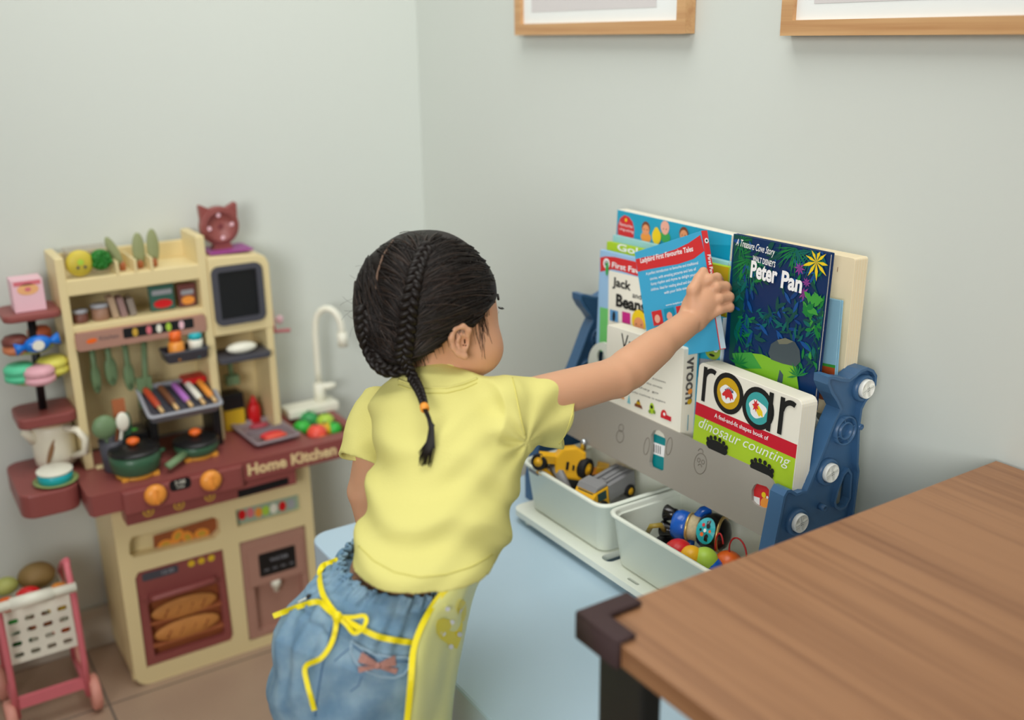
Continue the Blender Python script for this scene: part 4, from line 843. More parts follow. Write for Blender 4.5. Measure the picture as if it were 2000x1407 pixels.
for (x, y, r, m, a0, a1) in ((1442, 500, .034, gA, -1.4, .6), (1440, 545, .03, gB, -1.2, .9), (1606, 640, .034, gB, 1.8, 4.2), (1600, 700, .03, gD, 1.6, 4.0), (1436, 640, .032, gA, -1.2, 1.0), (1500, 612, .024, gB, -3, .2)): fan(x, y, r, 10, m, a0, a1, .07)
leafs(26, 1575, 1612, 590, 700, .012, .020, (gA, gC, gB), .4); leafs(14, 1436, 1470, 590, 690, .012, .02, (gA, gB), .4)
leafs(210, 1436, 1614, 470, 730, .010, .024, (gB, gD, gD, gD, col('jungle_blue_mid', 10, 60, 120), col('jungle_blue_hi', 14, 74, 140), gA))
fan(1466, 506, .044, 15, gA, -2.9, -.3, .05); fan(1556, 484, .040, 15, gA, -3.0, -.6, .05); fan(1592, 484, .044, 15, gB, -2.8, -.5, .05); fan(1448, 470, .026, 9, gA, -2, 1.5, .08)
fan(1596, 512, .024, 9, yel, 0, 5.6, .2); fan(1563, 524, .010, 8, col('violet', 140, 60, 140), 0, 5.5, .3); fan(1571, 573, .010, 8, col('violet', 140, 60, 140), 0, 5.5, .3); fan(1577, 552, .008, 8, col('violet', 140, 60, 140), 0, 5.5, .3)
leafs(9, 1578, 1600, 572, 590, .014, .020, (gC,), .45); leafs(9, 1572, 1592, 598, 614, .014, .020, (gC, gA), .45)
B8.poly([(1470, 690), (1490, 692), (1520, 706), (1556, 716), (1562, 760), (1540, 760), (1480, 740), (1450, 720)], col('grass_light', 120, 176, 40))
B8.poly([(1432, 690), (1470, 688), (1490, 720), (1440, 720)], gC)
B8.poly([(1503, 690), (1508, 672), (1520, 664), (1536, 660), (1555, 668), (1564, 684), (1566, 706), (1556, 716), (1530, 710), (1508, 702)], col('rock_grey', 66, 78, 84))
B8.poly([(1520, 664), (1536, 660), (1552, 667), (1540, 672), (1524, 672)], col('rock_light', 110, 112, 96))
B8.poly([(1525, 722), (1532, 732), (1530, 748), (1520, 746)], col('stone_slate', 60, 80, 90)); fan(1445, 712, .02, 8, gA, 0, 3); fan(1560, 735, .02, 8, gA, .5, 3.4)
def cap(t, L, R, h_, m, **k): B8.text(t, L, R, h_, m, **k)
cap('A Treasure Cove Story', (1440, 474), (1516, 495), .0135, wht, shear=.35, bold=.008)
cap('WALT DISNEY\'S', (1473, 504), (1517, 517), .0085, wht, bold=.02)
cap('Peter', (1469, 525), (1521, 538), .0245, wht, bold=.035); cap('Pan', (1529, 545), (1570, 556), .0245, wht, bold=.035)
B8.done('jungle leaves, rock and grass with white lettering')
# --- light picture book behind right
B9 = Book('farm_picture_book', 'light blue picture book with brown and orange ground, right of the jungle story book', at0(1560, 572, 1.070), at0(1642, 588, 1.070), .140, .006, .045, col('pale_sky', 140, 186, 206), page=boardw)
B9.poly([(1560, 700), (1640, 716), (1640, 722), (1560, 706)], gC).poly([(1560, 704), (1640, 722), (1640, 737), (1560, 725)], col('burnt_orange', 176, 82, 40)).poly([(1560, 725), (1640, 737), (1640, 770), (1560, 770)], col('dusk_grey', 120, 130, 130))
B9.poly([(1560, 768), (1640, 760), (1640, 860), (1560, 860)], hair1).done()
# --- blue monster book, behind the held book
B10 = Book('monster_book', 'narrow blue book with a yellow green monster face, below the hand', at0(1352, 606, 1.036), at0(1412, 622, 1.036), .118, .008, .05, col('cyan_cover', 40, 170, 206), spine_side=1, spine=col('spine_pale', 200, 216, 220))
B10.disc((1392, 684), .017, col('monster_olive', 150, 176, 60), ry=.015).disc((1384, 680), .005, wht).disc((1398, 682), .005, wht).disc((1385, 681), .002, inkb).disc((1399, 683), .002, inkb).disc((1391, 694), .006, inkb, ry=.002)
for i in range(7): c = B10.p(1392, 684); a = .5+2.2*i/6; B10.disc((c[0]+.0175*math.cos(a), c[1]+.0155*math.sin(a)), .0016, col('olive', 120, 150, 40), px=False, adv=False)
B10.poly([(1366, 700), (1412, 706), (1412, 730), (1366, 725)], lgrey).done('yellow green monster face')
MB(B10.M).prism([(B10.w+.0016, .002), (B10.w+.012, .002), (B10.w+.012, .030), (B10.w+.0016, .045)], -.006, -.003, redc).build('red_tab', B10.t, 'red corner')
# --- books glimpsed through the holes of the grey panel
for (nm, lab, L, R, X, h_, m) in (('teal_board_book', 'teal board book glimpsed through the rocket-shaped hole of the grey panel', (1255, 820), (1318, 845), .989, .082, mat('teal_cover', (0, 130, 136), .45)), ('red_board_book', 'red patterned book glimpsed through the square hole of the grey panel', (1440, 925), (1512, 955), .9835, .062, redc)):
    Bk = Book(nm, lab, at0(*L, X), at0(*R, X), h_, .0025, .15, m, board=True, rad=.002)
    if nm[0] == 't': Bk.poly([(1272, 862), (1300, 872), (1300, 895), (1272, 885)], wht); [bar(Bk, (1278+i*4, 868+i*1.3), (1278+i*4, 884+i*1.3), .0018, inkb) for i in range(4)]
    else: Bk.poly([(1468, 968), (1484, 973), (1484, 995), (1468, 985)], wht).disc((1495, 985), .009, orangep).disc((1492, 967), .004, yel).disc((1499, 972), .002, wht)
    Bk.done()
# --- the book in the child's hand
HA, HB_ = at0(1239, 493, 1.012), at0(1370, 451, 1.012)
HC = at0(1424, 690, 1.000)
hup = (HB_-HC).normalized()
B11 = Book('held_story_book', 'thin blue story book with red banner, held and tilted by the child', HA, HB_, .172, .010, 0, skyb, up=hup, spine_side=1, spine=redc)
B11.poly([(1240, 507), (1262, 502), (1290, 497), (1320, 487), (1345, 475), (1368, 459), (1380, 489), (1355, 506), (1325, 516), (1295, 521), (1268, 526), (1246, 531)], redc)
B11.text('Ladybird First Favourite Tales', (1251, 511), (1354, 487), .0105, wht, bold=.02)
for i, (L, R, t) in enumerate((((1262, 536), (1364, 514), 'A perfect introduction to favourite and traditional'), ((1270, 546), (1360, 526), 'stories, with amazing pictures and lots of'), ((1272, 556), (1362, 536), 'funny rhythm and rhyme to delight young'), ((1272, 567), (1358, 549), 'children. Ideal for reading aloud and sharing'), ((1298, 573), (1342, 563), 'with your little one'), ((1301, 597), (1345, 588), 'www.ladybird.com'))):
    B11.text(t, L, R, .0058 if i < 5 else .0035, wht, bold=.01)
for i, m in enumerate((redc, tealc, redc, grn)):
    x0_, y0_ = 1273+i*24, 609-i*5; B11.poly([(x0_, y0_), (x0_+19, y0_-4), (x0_+24, y0_+24), (x0_+5, y0_+28)], m); c = B11.p(x0_+12, y0_+14); B11.disc(c, .0065, skin2, px=False)
B11.done('red banner and white print on the back cover')
sp = MB(B11.SM); sp.box(.0002, .001, .0001, .0098, .0565, .0005, mat('spine_pale_blue', (190, 210, 222), .5)); sp.flat(circ(.005, .157, .0038, 12), .0006, wht); sp.flat(circ(.005, .157, .0019, 10), .0008, inkb)
vs_, fs_ = text_geo('First Favourite Tales', .0085, bold=.0002); sp.add([(v.y+.005, -v.x+.102, .0007) for v in vs_], fs_, wht); sp.build('spine_print', B11.t, 'red spine with white print')
# ================================================================ TOYS IN THE BINS
trk = mat('toy_yellow', (250, 176, 20), .35, .5, .03); ruk = mat('rubber_black', (26, 26, 28), .6, .3, .03); tgrey = mat('toy_grey', (130, 130, 132), .45, .5, .03); glass = mat('tinted_green_window', (16, 60, 62), .15, .6); chrome = mat('chrome', (200, 205, 210), .15, .5, metal=1)
def wheel(par, c, ax, r, w_, M=None):
    q = Vector(ax).to_track_quat('Z', 'Y').to_matrix().to_4x4(); T = Matrix.Translation(c) @ q
    if M is not None: T = M @ T
    mb = MB(T); mb.lathe([(r*.9, -w_/2), (r, -w_*.35), (r, w_*.35), (r*.9, w_/2), (r*.62, w_/2), (r*.6, w_*.3), (0, w_*.3)], ruk, n=24); wo = mb.build('wheel', par)
    MB(T).lathe([(r*.6, w_*.3), (r*.55, w_*.52), (r*.35, w_*.42), (r*.3, w_*.6), (0, w_*.6)], trk, n=18).build('hub', wo, 'yellow hub')
# excavator / loader, tipped on its side
EX = Matrix.Translation(at(1112, 903, 2, .612)) @ Matrix.Rotation(math.radians(-28), 4, 'Z') @ Matrix.Rotation(math.radians(8), 4, 'Y')
t = thing('toy_digger', EX.translation[:], 'yellow toy digger with black wheels lying on top in the left bin', 'toy vehicle')
mb = MB(EX); mb.prism([(-.024, -.026), (.022, -.028), (.028, -.006), (.024, .020), (.008, .028), (-.016, .024), (-.027, .008)], -.016, .016, trk, frame_m((0, 0, 0), (1, 0, 0), (0, .25, 1)), bev=.004)
mb.box(-.052, -.012, -.001, -.02, .008, .012, trk); mb.build('digger_body', t)
mb = MB(EX); mb.box(-.008, -.0205, -.006, -.004, -.0165, .007, ruk).box(.003, -.0205, -.006, .006, -.0165, .002, ruk).build('vent', t, 'black vent slots')
wheel(t, (.026, -.012, -.004), (.9, -.8, .1), .018, .014, EX); wheel(t, (-.050, -.004, -.002), (-.6, -.8, .2), .014, .016, EX)
MB(EX).lathe([(.005, .02), (.006, .034), (.004, .038), (0, .039)], chrome, Matrix.Translation((.022, .012, 0)), 12).build('lamp', t, 'chrome lamp')
mb = MB(EX); mb.prism([(-.055, -.02), (-.028, -.034), (-.020, -.026), (-.046, -.006)], -.006, .006, trk, frame_m((0, -.005, 0), (1, 0, 0), (0, 0, 1)), bev=.002); mb.build('boom', t)
# second yellow vehicle under
p = at(1185, 925, 2, .575); E2 = Matrix.Translation(p) @ Matrix.Rotation(math.radians(-40), 4, 'Z')
t = thing('toy_loader', p[:], 'darker yellow toy loader beneath the digger in the left bin', 'toy vehicle')
mb = MB(E2); mb.box(-.035, -.016, -.012, .035, .016, .004, mat('toy_amber', (222, 138, 20), .4)); mb.prism([(-.02, 0), (.0, 0), (.004, .014), (-.016, .018)], -.012, .012, trk, frame_m((0, 0, 0), (1, 0, 0), (0, 0, 1)), bev=.002); mb.prism([(.02, 0), (.045, -.01), (.04, .012), (.028, .012)], -.015, .015, trk, frame_m((0, 0, 0), (1, 0, 0), (0, 0, 1)), bev=.002); mb.build('loader_body', t)
for x in (-.02, .016): wheel(t, (x, -.018, -.008), (0, -1, 0), .012, .01, E2)
# grey truck with yellow cab frame
p = at(1180, 962, 2, .592); p = Vector((.944, p.y+.012, .594)); E3 = Matrix.Translation(p) @ Matrix.Rotation(math.radians(8), 4, 'Z') @ Matrix.Rotation(math.radians(-8), 4, 'Y') @ Matrix.Scale(1.05, 4)
t = thing('toy_truck', p[:], 'grey toy truck with yellow cab and green windows at the front of the left bin', 'toy vehicle')
mb = MB(E3); 
mb.box(-.010, -.020, -.014, .048, .020, .014, tgrey); mb.box(-.008, -.013, .014, .042, -.008, .018, tgrey); mb.box(-.008, .008, .014, .042, .013, .018, tgrey); mb.box(.0, -.004, .014, .036, .004, .0165, tgrey); mb.build('cargo_body', t, bevel=.002)
mb = MB(E3); mb.prism([(-.046, -.016), (-.012, -.016), (-.012, .014), (-.038, .014), (-.046, .006)], -.021, .021, trk, frame_m((0, 0, 0), (1, 0, 0), (0, 0, 1)), bev=.0015); mb.build('cab', t, 'yellow cab')
MB(E3).prism([(-.040, .0145), (-.012, .0145), (-.013, .021), (-.034, .021)], -.020, .020, tgrey, frame_m((0, 0, 0), (1, 0, 0), (0, 0, 1)), bev=.002).build('cab_roof', t, 'grey roof')
mb = MB(E3); mb.add([(-.0475, -.016, -.004), (-.0475, .016, -.004), (-.0405, .016, .0125), (-.0405, -.016, .0125)], [(0, 1, 2, 3)], glass); mb.box(-.036, -.0218, -.003, -.018, -.0212, .011, glass); mb.box(-.036, .0212, -.003, -.018, .0218, .011, glass); mb.build('window', t, 'dark green windows')
for x in (-.028, .032): wheel(t, (x, -.021, -.014), (0, -1, 0), .010, .008, E3)
# grey excavator bucket arm, small grey thing, dark chassis
p0, p1 = at(1080, 905, 2, .612), at(1115, 968, 2, .575)
t = thing('toy_crane_arm', p1[:], 'grey toy crane arm sloping down in the left bin', 'toy'); MB().tube([p0, p0.lerp(p1, .5), p1], lambda u: .011-.004*u, tgrey, 6, flatk=.5).build('arm', t); MB(Matrix.Translation(p0)).lathe([(.006, -.006), (.006, .006)], ruk, n=12).build('joint', t)
p = at(1135, 955, 2, .552); MB(Matrix.Translation(p) @ Matrix.Rotation(-.6, 4, 'Z')).box(-.035, -.022, -.02, .03, .022, .012, ruk).build('toy_chassis', label='black toy chassis beneath the yellow digger', cat='toy', loc=p, bevel=.003)
p = at(1052, 912, 2, .60); t = thing('toy_camera', p[:], 'small grey toy block with blue button at the far left of the left bin', 'toy'); MB(Matrix.Translation(p)).box(-.012, -.014, -.01, .012, .014, .004, tgrey).build('block_body', t, bevel=.002); MB(Matrix.Translation(p)).lathe([(.005, .004), (.004, .007), (0, .0075)], bluec, n=12).build('button', t, 'blue button')
p = at(1160, 948, 2, .585); MB(Matrix.Translation(p)).lathe([(.008, 0), (.009, .003), (.004, .005), (.004, .002), (0, .002)], trk, n=16).build('toy_gear', label='small yellow toy gear beside the grey truck', cat='toy', loc=p)
for k, (x, y, z, r, m, nm, lab) in enumerate(((1060, 935, .560, .017, crimson, 'red_block', 'crimson toy piece under the grey block in the left bin'), (1085, 950, .545, .018, mat('toy_olive', (120, 120, 60), .5), 'olive_block', 'olive toy piece low in the left bin'), (1215, 975, .548, .017, tgrey, 'grey_block', 'grey toy piece below the grey truck'))):
    p = at(x, y, 2, z); MB(Matrix.Translation(p) @ Matrix.Rotation(k, 4, 'Z')).prism(rrect(-r, -r*.7, r, r*.7, .004), -.012, .010, m, bev=.002).build(nm, label=lab, cat='toy', loc=p)
# figure lying on its side in the right bin
blu = mat('toy_blue', (24, 92, 190), .22, .6, .03); gld = mat('toy_gold', (214, 182, 110), .3, .5, metal=.6); navyk = mat('toy_black_gloss', (20, 20, 22), .18, .6)
pa, pb = at(1297, 1018, 2, .592), at(1412, 1045, 2, .592)
ax_ = (pb-pa).normalized(); LN = (pb-pa).length
q = ax_.to_track_quat('Z', 'Y').to_matrix().to_4x4(); FM = Matrix.Translation(pa) @ q
toc = (Vector((0, 0, CAMH))-pa).normalized(); toc = (toc-ax_*toc.dot(ax_)).normalized(); upx = ax_.cross(toc)
FM = Matrix(((toc.x, upx.x, ax_.x, pa.x), (toc.y, upx.y, ax_.y, pa.y), (toc.z, upx.z, ax_.z, pa.z), (0, 0, 0, 1)))
t = thing('toy_figure', pa[:], 'blue and black toy figure lying on its side in the right bin', 'toy figure')
k_ = LN
def L(prof, m, off=(0, 0), n=24, sy=1): return MB(FM).lathe([(r*k_, z*k_) for r, z in prof], m, Matrix.Translation((off[0]*k_, off[1]*k_, 0)), n, sy=sy)
L([(.12, -.02), (.14, .0), (.13, .06), (.10, .16), (.10, .2)], navyk, (.02, .12), 20).build('boot', t, 'black boot'); L([(.12, -.0), (.14, .03), (.10, .14), (.10, .2)], navyk, (.06, -.14), 20).build('boot', t, 'black boot')
L([(.10, .15), (.22, .19), (.25, .28), (.24, .38), (.225, .44)], blu).build('coat', t, 'glossy blue coat')
L([(.235, .43), (.245, .45), (.235, .47)], gld).build('belt', t, 'gold belt')
mb = L([(.22, .47), (.21, .52), (.20, .60), (.18, .62)], mat('toy_beige_dotted', (196, 180, 140), .5, vary=.25, scale=260)); mb.build('collar', t, 'speckled beige collar')
mb = L([(.14, .60), (.24, .64), (.30, .74), (.315, .84), (.29, .96), (.20, 1.07), (.08, 1.12), (0, 1.125)], navyk); mb.build('head', t, 'round black head')
mb = L([(.300, .965), (.306, .98), (.290, .997)], gld); mb.build('hat_band', t, 'gold band')
fv = []; n_f = 18
for i in range(n_f):
    a = 2*PI*i/n_f; zz = .80+.155*math.cos(a)*1.0; th = .72*math.sin(a); r = .322; r = .322-.9*(zz-.83)**2; fv.append((r*math.cos(th)*k_, r*math.sin(th)*k_, zz*k_))
mf = MB(FM); mf.add(fv+[(.332*k_, 0, .80*k_)], [(i, (i+1) % n_f, n_f) for i in range(n_f)], teal)
for (zz, th, r, m) in ((.76, .2, .035, orange2), (.84, .25, .035, inkb), (.84, -.22, .04, inkb), (.76, -.25, .03, redc), (.80, 0, .03, wht), (.73, 0, .025, inkb), (.88, 0, .025, orange2)):
    fc = (.338*math.cos(th)*k_, .338*math.sin(th)*k_, zz*k_); u_ = Vector((-math.sin(th), math.cos(th), 0)); mf.add([tuple(Vector(fc)+u_*r*k_*math.cos(b)+Vector((0, 0, r*k_*.8*math.sin(b)))) for b in [2*PI*i/10 for i in range(10)]], [tuple(range(10))], m)
mf.build('face_print', t, 'turquoise and orange painted face')
mb = MB(FM); mb.tube([(0, -.16*k_, .52*k_), (0, -.30*k_, .60*k_), (-.02*k_, -.36*k_, .72*k_)][::1], .075*k_, blu, 12)
mb2 = MB(FM); mb2.tube([(0, .20*k_, .50*k_), (.0, .34*k_, .52*k_), (.0, .40*k_, .40*k_)], .07*k_, blu, 12)
mb2.build('arm', t, 'blue arm'); mb.build('arm', t, 'blue arm')
MB(FM @ Matrix.Translation((0, .46*k_, .36*k_))).ell((0, 0, 0), (.06*k_, .06*k_, .07*k_), navyk).build('hand', t, 'black hand')
mb = MB(); a = at(1275, 1030, 2, .585); mb.tube([at(1265, 1040, 2, .58), at(1272, 1028, 2, .60), at(1290, 1026, 2, .60), at(1298, 1036, 2, .585)], .004, mat('brass_olive', (150, 130, 50), .35), 8).build('brass_ring', label='brass coloured toy ring beside the blue figure', cat='toy', loc=a)
for (x, y, z, r, m, lab) in ((1325, 1082, .575, .022, redp, 'red toy ball in the right bin'), (1350, 1090, .578, .018, trk, 'yellow toy ball in the right bin'), (1376, 1096, .575, .020, lime, 'lime toy ball in the right bin'), (1388, 1110, .566, .018, blu, 'blue toy ball in the right bin'), (1422, 1105, .562, .022, orange2, 'orange red toy ball at the desk edge in the right bin'), (1300, 1070, .548, .02, ruk, 'black toy ball low in the right bin')):
    p = at(x, y, 2, z); mb = MB(Matrix.Translation(p)); mb.ell((0, 0, 0), (r, r, r), m, n=22, k=14); mb.build('toy_ball', label=lab, cat='ball', group='toy balls in the right bin', loc=p)
c0 = at(1440, 1080, 2, .59); mb = MB(); mb.tube([c0+Vector((-.0*math.cos(a)+.001, .017*math.cos(a), .022*math.sin(a))) for a in [2*PI*i/22 for i in range(23)]], .0013, mat('red_cord', (170, 24, 30), .5), 6); mb.tube([c0+Vector((-.01, .026+.008*math.cos(a), .022*math.sin(a))) for a in [PI*i/12-.4 for i in range(13)]], .0013, mat('red_cord', (170, 24, 30), .5), 6); mb.build('looped_cord', label='thin red looped cord in the right bin', cat='cord', loc=c0)
# ================================================================ CHILD
from mathutils.bvhtree import BVHTree
DS = 1.045
def C(px_, py_, d): return np.array(atd(px_, py_, d*DS)[:])
def npv(v): return np.array(v[:], dtype=float)
nR, nU, nF = npv(cR), npv(cU), npv(cF)
UP = np.array([0, 0, 1.0])
def smin(a, b, k):
    h = np.clip(.5+.5*(b-a)/k, 0, 1); return b*(1-h)+a*h-k*h*(1-h)
def smax(a, b, k): return -smin(-a, -b, k)
def cone(P, a, b, ra, rb):
    a, b = np.array(a), np.array(b); ab = b-a; t = np.clip(((P-a)@ab)/(ab@ab), 0, 1); return np.linalg.norm(P-a-t[:, None]*ab, axis=1)-(ra+(rb-ra)*t)
def chain(P, pts, rad, k=.004):
    f = None
    for i in range(len(pts)-1):
        g = cone(P, pts[i], pts[i+1], rad[i], rad[i+1]); f = g if f is None else smin(f, g, k)
    return f
def elli(P, c, ax, r):
    """ellipsoid with axes rows ax"""
    q = (P-np.array(c))@np.array(ax).T/np.array(r); k0 = np.linalg.norm(q, axis=1); k1 = np.linalg.norm(q/np.array(r), axis=1)+1e-9; return k0*(k0-1)/k1
def nrm(v): v = np.array(v, float); return v/np.linalg.norm(v)
def surface_nets(fn, lo, hi, vox, B=20):
    lo, hi = np.array(lo), np.array(hi); n = np.ceil((hi-lo)/vox).astype(int); nb = (n+B-1)//B
    g = np.stack(np.meshgrid(*[np.arange(k) for k in nb], indexing='ij'), -1).reshape(-1, 3)
    cen = lo+(g*B+B/2)*vox; fc = fn(cen); keep = np.abs(fc) < B*vox*.5*1.7320508*1.35+.012
    V, Kk, Q = [], [], []
    ar = np.arange(B+2); off = np.stack(np.meshgrid(ar, ar, ar, indexing='ij'), -1)
    BIG = np.int64(1 << 20)
    for b in g[keep]:
        base = b*B; P = (lo+(base+off)*vox).reshape(-1, 3); f = fn(P).reshape(B+2, B+2, B+2)
        if f.min() > 0 or f.max() < 0: continue
        s = f < 0
        cnt = sum(s[i:i+B+1, j:j+B+1, k:k+B+1].astype(np.int8) for i in (0, 1) for j in (0, 1) for k in (0, 1))
        act = (cnt > 0) & (cnt < 8); I = np.argwhere(act)
        if len(I) == 0: continue
        acc = np.zeros((len(I), 3)); w = np.zeros(len(I))
        cor = {}
        for i in (0, 1):
            for j in (0, 1):
                for k in (0, 1): cor[(i, j, k)] = f[I[:, 0]+i, I[:, 1]+j, I[:, 2]+k]
        for c0 in cor:
            for ax in range(3):
                if c0[ax] == 0:
                    c1 = list(c0); c1[ax] = 1; c1 = tuple(c1); a, bb = cor[c0], cor[c1]; m = (a < 0) != (bb < 0)
                    t = np.where(m, a/(a-bb+1e-20), 0); p = np.array(c0, float)[None].repeat(len(I), 0); p[:, ax] = t
                    acc += p*m[:, None]; w += m
        V.append(lo+(base+I+acc/w[:, None])*vox); G = (base+I).astype(np.int64); Kk.append((G[:, 0]*BIG+G[:, 1])*BIG+G[:, 2])
        for ax in range(3):
            u, v = (ax+1) % 3, (ax+2) % 3
            sl0 = [slice(1, B+1)]*3; sl1 = [slice(1, B+1)]*3; sl0[ax] = slice(0, B); sl1[ax] = slice(1, B+1)
            # edge from corner e to e+ax ; own edges: e in [1..B] in u,v and [0..B-1] along ax
            a, bb = s[tuple(sl0)], s[tuple(sl1)]; E_ = np.argwhere(a != bb)
            if len(E_) == 0: continue
            flip = a[E_[:, 0], E_[:, 1], E_[:, 2]]
            e = E_+1; e[:, ax] -= 1
            gq = []
            for du, dv in ((-1, -1), (0, -1), (0, 0), (-1, 0)):
                q = e.copy(); q[:, u] += du; q[:, v] += dv; q = (base+q).astype(np.int64); gq.append((q[:, 0]*BIG+q[:, 1])*BIG+q[:, 2])
            gq = np.stack(gq, 1); gq[~flip] = gq[~flip][:, ::-1]; Q.append(gq)
    V = np.concatenate(V); Kk = np.concatenate(Kk); Q = np.concatenate(Q)
    uk, idx = np.unique(Kk, return_index=True); V = V[idx]; Qi = np.searchsorted(uk, Q); ok = (Qi < len(uk)).all(1); Qi = Qi[ok]; Q = Q[ok]; ok = (uk[Qi] == Q).all(1); Qi = Qi[ok]
    Qi = np.unique(Qi, axis=0) if False else Qi
    return V, Qi
def mesh_obj(name, V, Q, m, parent, label=None, smooth_it=0):
    me = bpy.data.meshes.new(name); off = npv(parent_origin(parent)); V = V-off
    me.vertices.add(len(V)); me.vertices.foreach_set('co', V.astype(np.float32).ravel()); me.loops.add(Q.size); me.loops.foreach_set('vertex_index', Q.astype(np.int32).ravel())
    me.polygons.add(len(Q)); me.polygons.foreach_set('loop_start', np.arange(len(Q), dtype=np.int32)*Q.shape[1]); me.polygons.foreach_set('use_smooth', np.ones(len(Q), bool))
    me.update(calc_edges=True); me.validate(); me.materials.append(m)
    o = bpy.data.objects.new(name, me); COL.objects.link(o); o.parent = parent; ORI[o.name] = parent_origin(parent); props(o, label)
    if smooth_it:
        s_ = o.modifiers.new('smooth', 'SMOOTH'); s_.factor = .5; s_.iterations = smooth_it
    return o
def bvh_of(V, Q): return BVHTree.FromPolygons([tuple(v) for v in V], [tuple(q) for q in Q])
def cast(bv, px_, py_, off=.0):
    r = (cF*FPX + cR*(px_-1000) - cU*(py_-703.5)).normalized(); h = bv.ray_cast(Vector((0, 0, CAMH)), r)
    if h[0] is None: return None
    return h[0]-r*off
def wav(P, d, freq, ph=0): return np.sin((P@np.array(d))*freq+ph)
def noise3(P, s, seed=0):
    q = P*s; o = seed*1.7
    return (np.sin(q[:, 0]*1.3+1.7*np.sin(q[:, 1]*.9+o)+o)+np.sin(q[:, 1]*1.1+1.9*np.sin(q[:, 2]*1.2+o*2)+2*o)+np.sin(q[:, 2]*1.4+1.6*np.sin(q[:, 0]*1.05-o)-o))/3
# ---- materials
skin = mat('skin', (208, 157, 123), .5, .35, .03, 30, sss=.12, bump=.05, gain=1.0)
def hairmat():
    m = mat('dark_brown_hair', (27, 20, 16), .5, .3, .3, 90, gain=.85); b = m.node_tree.nodes['Principled BSDF']; b.inputs['Anisotropic'].default_value = .5; return m
hairm = hairmat()
shirtm = mat('lemon_cotton_jersey', (222, 215, 132), .85, .15, .02, 500, bump=.25, gain=1.0)
def denim():
    m = mat('washed_denim', (112, 148, 178), .85, .15, .0, 30, gain=1.0); nt = m.node_tree; b = nt.nodes['Principled BSDF']
    tc = nt.nodes['Texture Coordinate']; n = nt.nodes.new('ShaderNodeTexNoise'); n.inputs['Scale'].default_value = 34; n.inputs['Detail'].default_value = 4
    n2 = nt.nodes.new('ShaderNodeTexNoise'); n2.inputs['Scale'].default_value = 900; nt.links.new(tc.outputs['Object'], n.inputs[0]); nt.links.new(tc.outputs['Object'], n2.inputs[0])
    r = nt.nodes.new('ShaderNodeValToRGB'); e = r.color_ramp.elements; e[0].position = .36; e[0].color = [lin(x) for x in (112, 146, 172)]+[1]; e[1].position = .70; e[1].color = [lin(x) for x in (152, 180, 196)]+[1]
    nt.links.new(n.outputs['Fac'], r.inputs[0]); mx = nt.nodes.new('ShaderNodeMix'); mx.data_type = 'RGBA'; mx.blend_type = 'MULTIPLY'; mx.inputs[0].default_value = .25
    nt.links.new(r.outputs[0], mx.inputs[6]); nt.links.new(n2.outputs['Color'], mx.inputs[7]); nt.links.new(mx.outputs[2], b.inputs['Base Color'])
    bp = nt.nodes.new('ShaderNodeBump'); bp.inputs['Strength'].default_value = .3; bp.inputs['Distance'].default_value = .0008; nt.links.new(n2.outputs['Fac'], bp.inputs['Height']); nt.links.new(bp.outputs[0], b.inputs['Normal'])
    return m
denimm = denim()
apronm = mat('pale_yellow_vinyl', (240, 240, 156), .3, .45, .02, 12, gain=1.0)
piping = mat('bright_yellow_tape', (250, 226, 28), .5, .3, .02, gain=1.0)
# ---- anatomy points
hR0 = np.array([math.cos(YAW), -math.sin(YAW), 0]); hF0 = np.array([math.sin(YAW), math.cos(YAW), 0])
HC_ = C(843, 600, 1.215)
fa, fp_ = math.radians(56), math.radians(-9)
hf = nrm((hF0*math.cos(fa)+hR0*math.sin(fa))*math.cos(fp_)+UP*math.sin(fp_)); hl = nrm(np.cross(UP, hf)); hu = np.cross(hf, hl)
HA_ = np.array([hf, hl, hu])
def HL(x, y, z): return HC_+hf*x+hl*y+hu*z
NK = C(845, 735, 1.225); CH = C(870, 800, 1.205); SR = C(985, 798, 1.19); SL = C(742, 800, 1.27)
EL = C(1196, 742, 1.285); WR = C(1352, 622, 1.385)
WA = C(788, 1120, 1.118); PV = C(730, 1240, 1.11)
def DD(px_, py_, d): return np.array(atd(px_, py_, d)[:])
# right hand (absolute depths)
dK = 1.442
KN = [DD(1362, 562, dK), DD(1377, 577, dK+.002), DD(1385, 597, dK+.002), DD(1385, 617, dK)]
M1 = [DD(1386, 546, dK-.004), DD(1399, 561, dK-.004), DD(1405, 583, dK-.004), DD(1405, 605, dK-.002)]
M2 = [DD(1400, 543, dK+.004), DD(1417, 560, dK+.006), DD(1424, 580, dK+.006), DD(1425, 600, dK+.006)]
TP = [DD(1405, 548, dK+.020), DD(1421, 564, dK+.026), DD(1426, 584, dK+.028), DD(1426, 603, dK+.026)]
WR = DD(1353, 624, 1.445); PM = DD(1368, 597, 1.444); EL = DD(1203, 738, 1.345)
TH = [DD(1353, 596, dK-.004), DD(1354, 567, dK-.008), DD(1366, 545, dK-.002), DD(1374, 531, dK+.002)]
hx = nrm(M1[1]-WR); hn = -nrm(np.array([nF[0], nF[1], nF[2]])); hy = nrm(np.cross(hn, hx)); hn = np.cross(hx, hy)
LEl = C(712, 960, 1.31); LH = np.array([.566, 1.165, .515])
KR, KL = C(720, 1560, 1.06), C(640, 1540, 1.12)
STZ = .225
def onz(p, z, dx=0, dy=0): return np.array([p[0]+dx, p[1]+dy, z])
hipR, hipL = C(740, 1330, 1.07), C(650, 1310, 1.14)
kneeR, kneeL = onz(hipR, .44, .02, -.005), onz(hipL, .44, .015, .01)
ankR, ankL = onz(kneeR, STZ+.05, -.02, 0), onz(kneeL, STZ+.05, -.02, 0)
ear_c = HL(-.004, -.074, -.028)
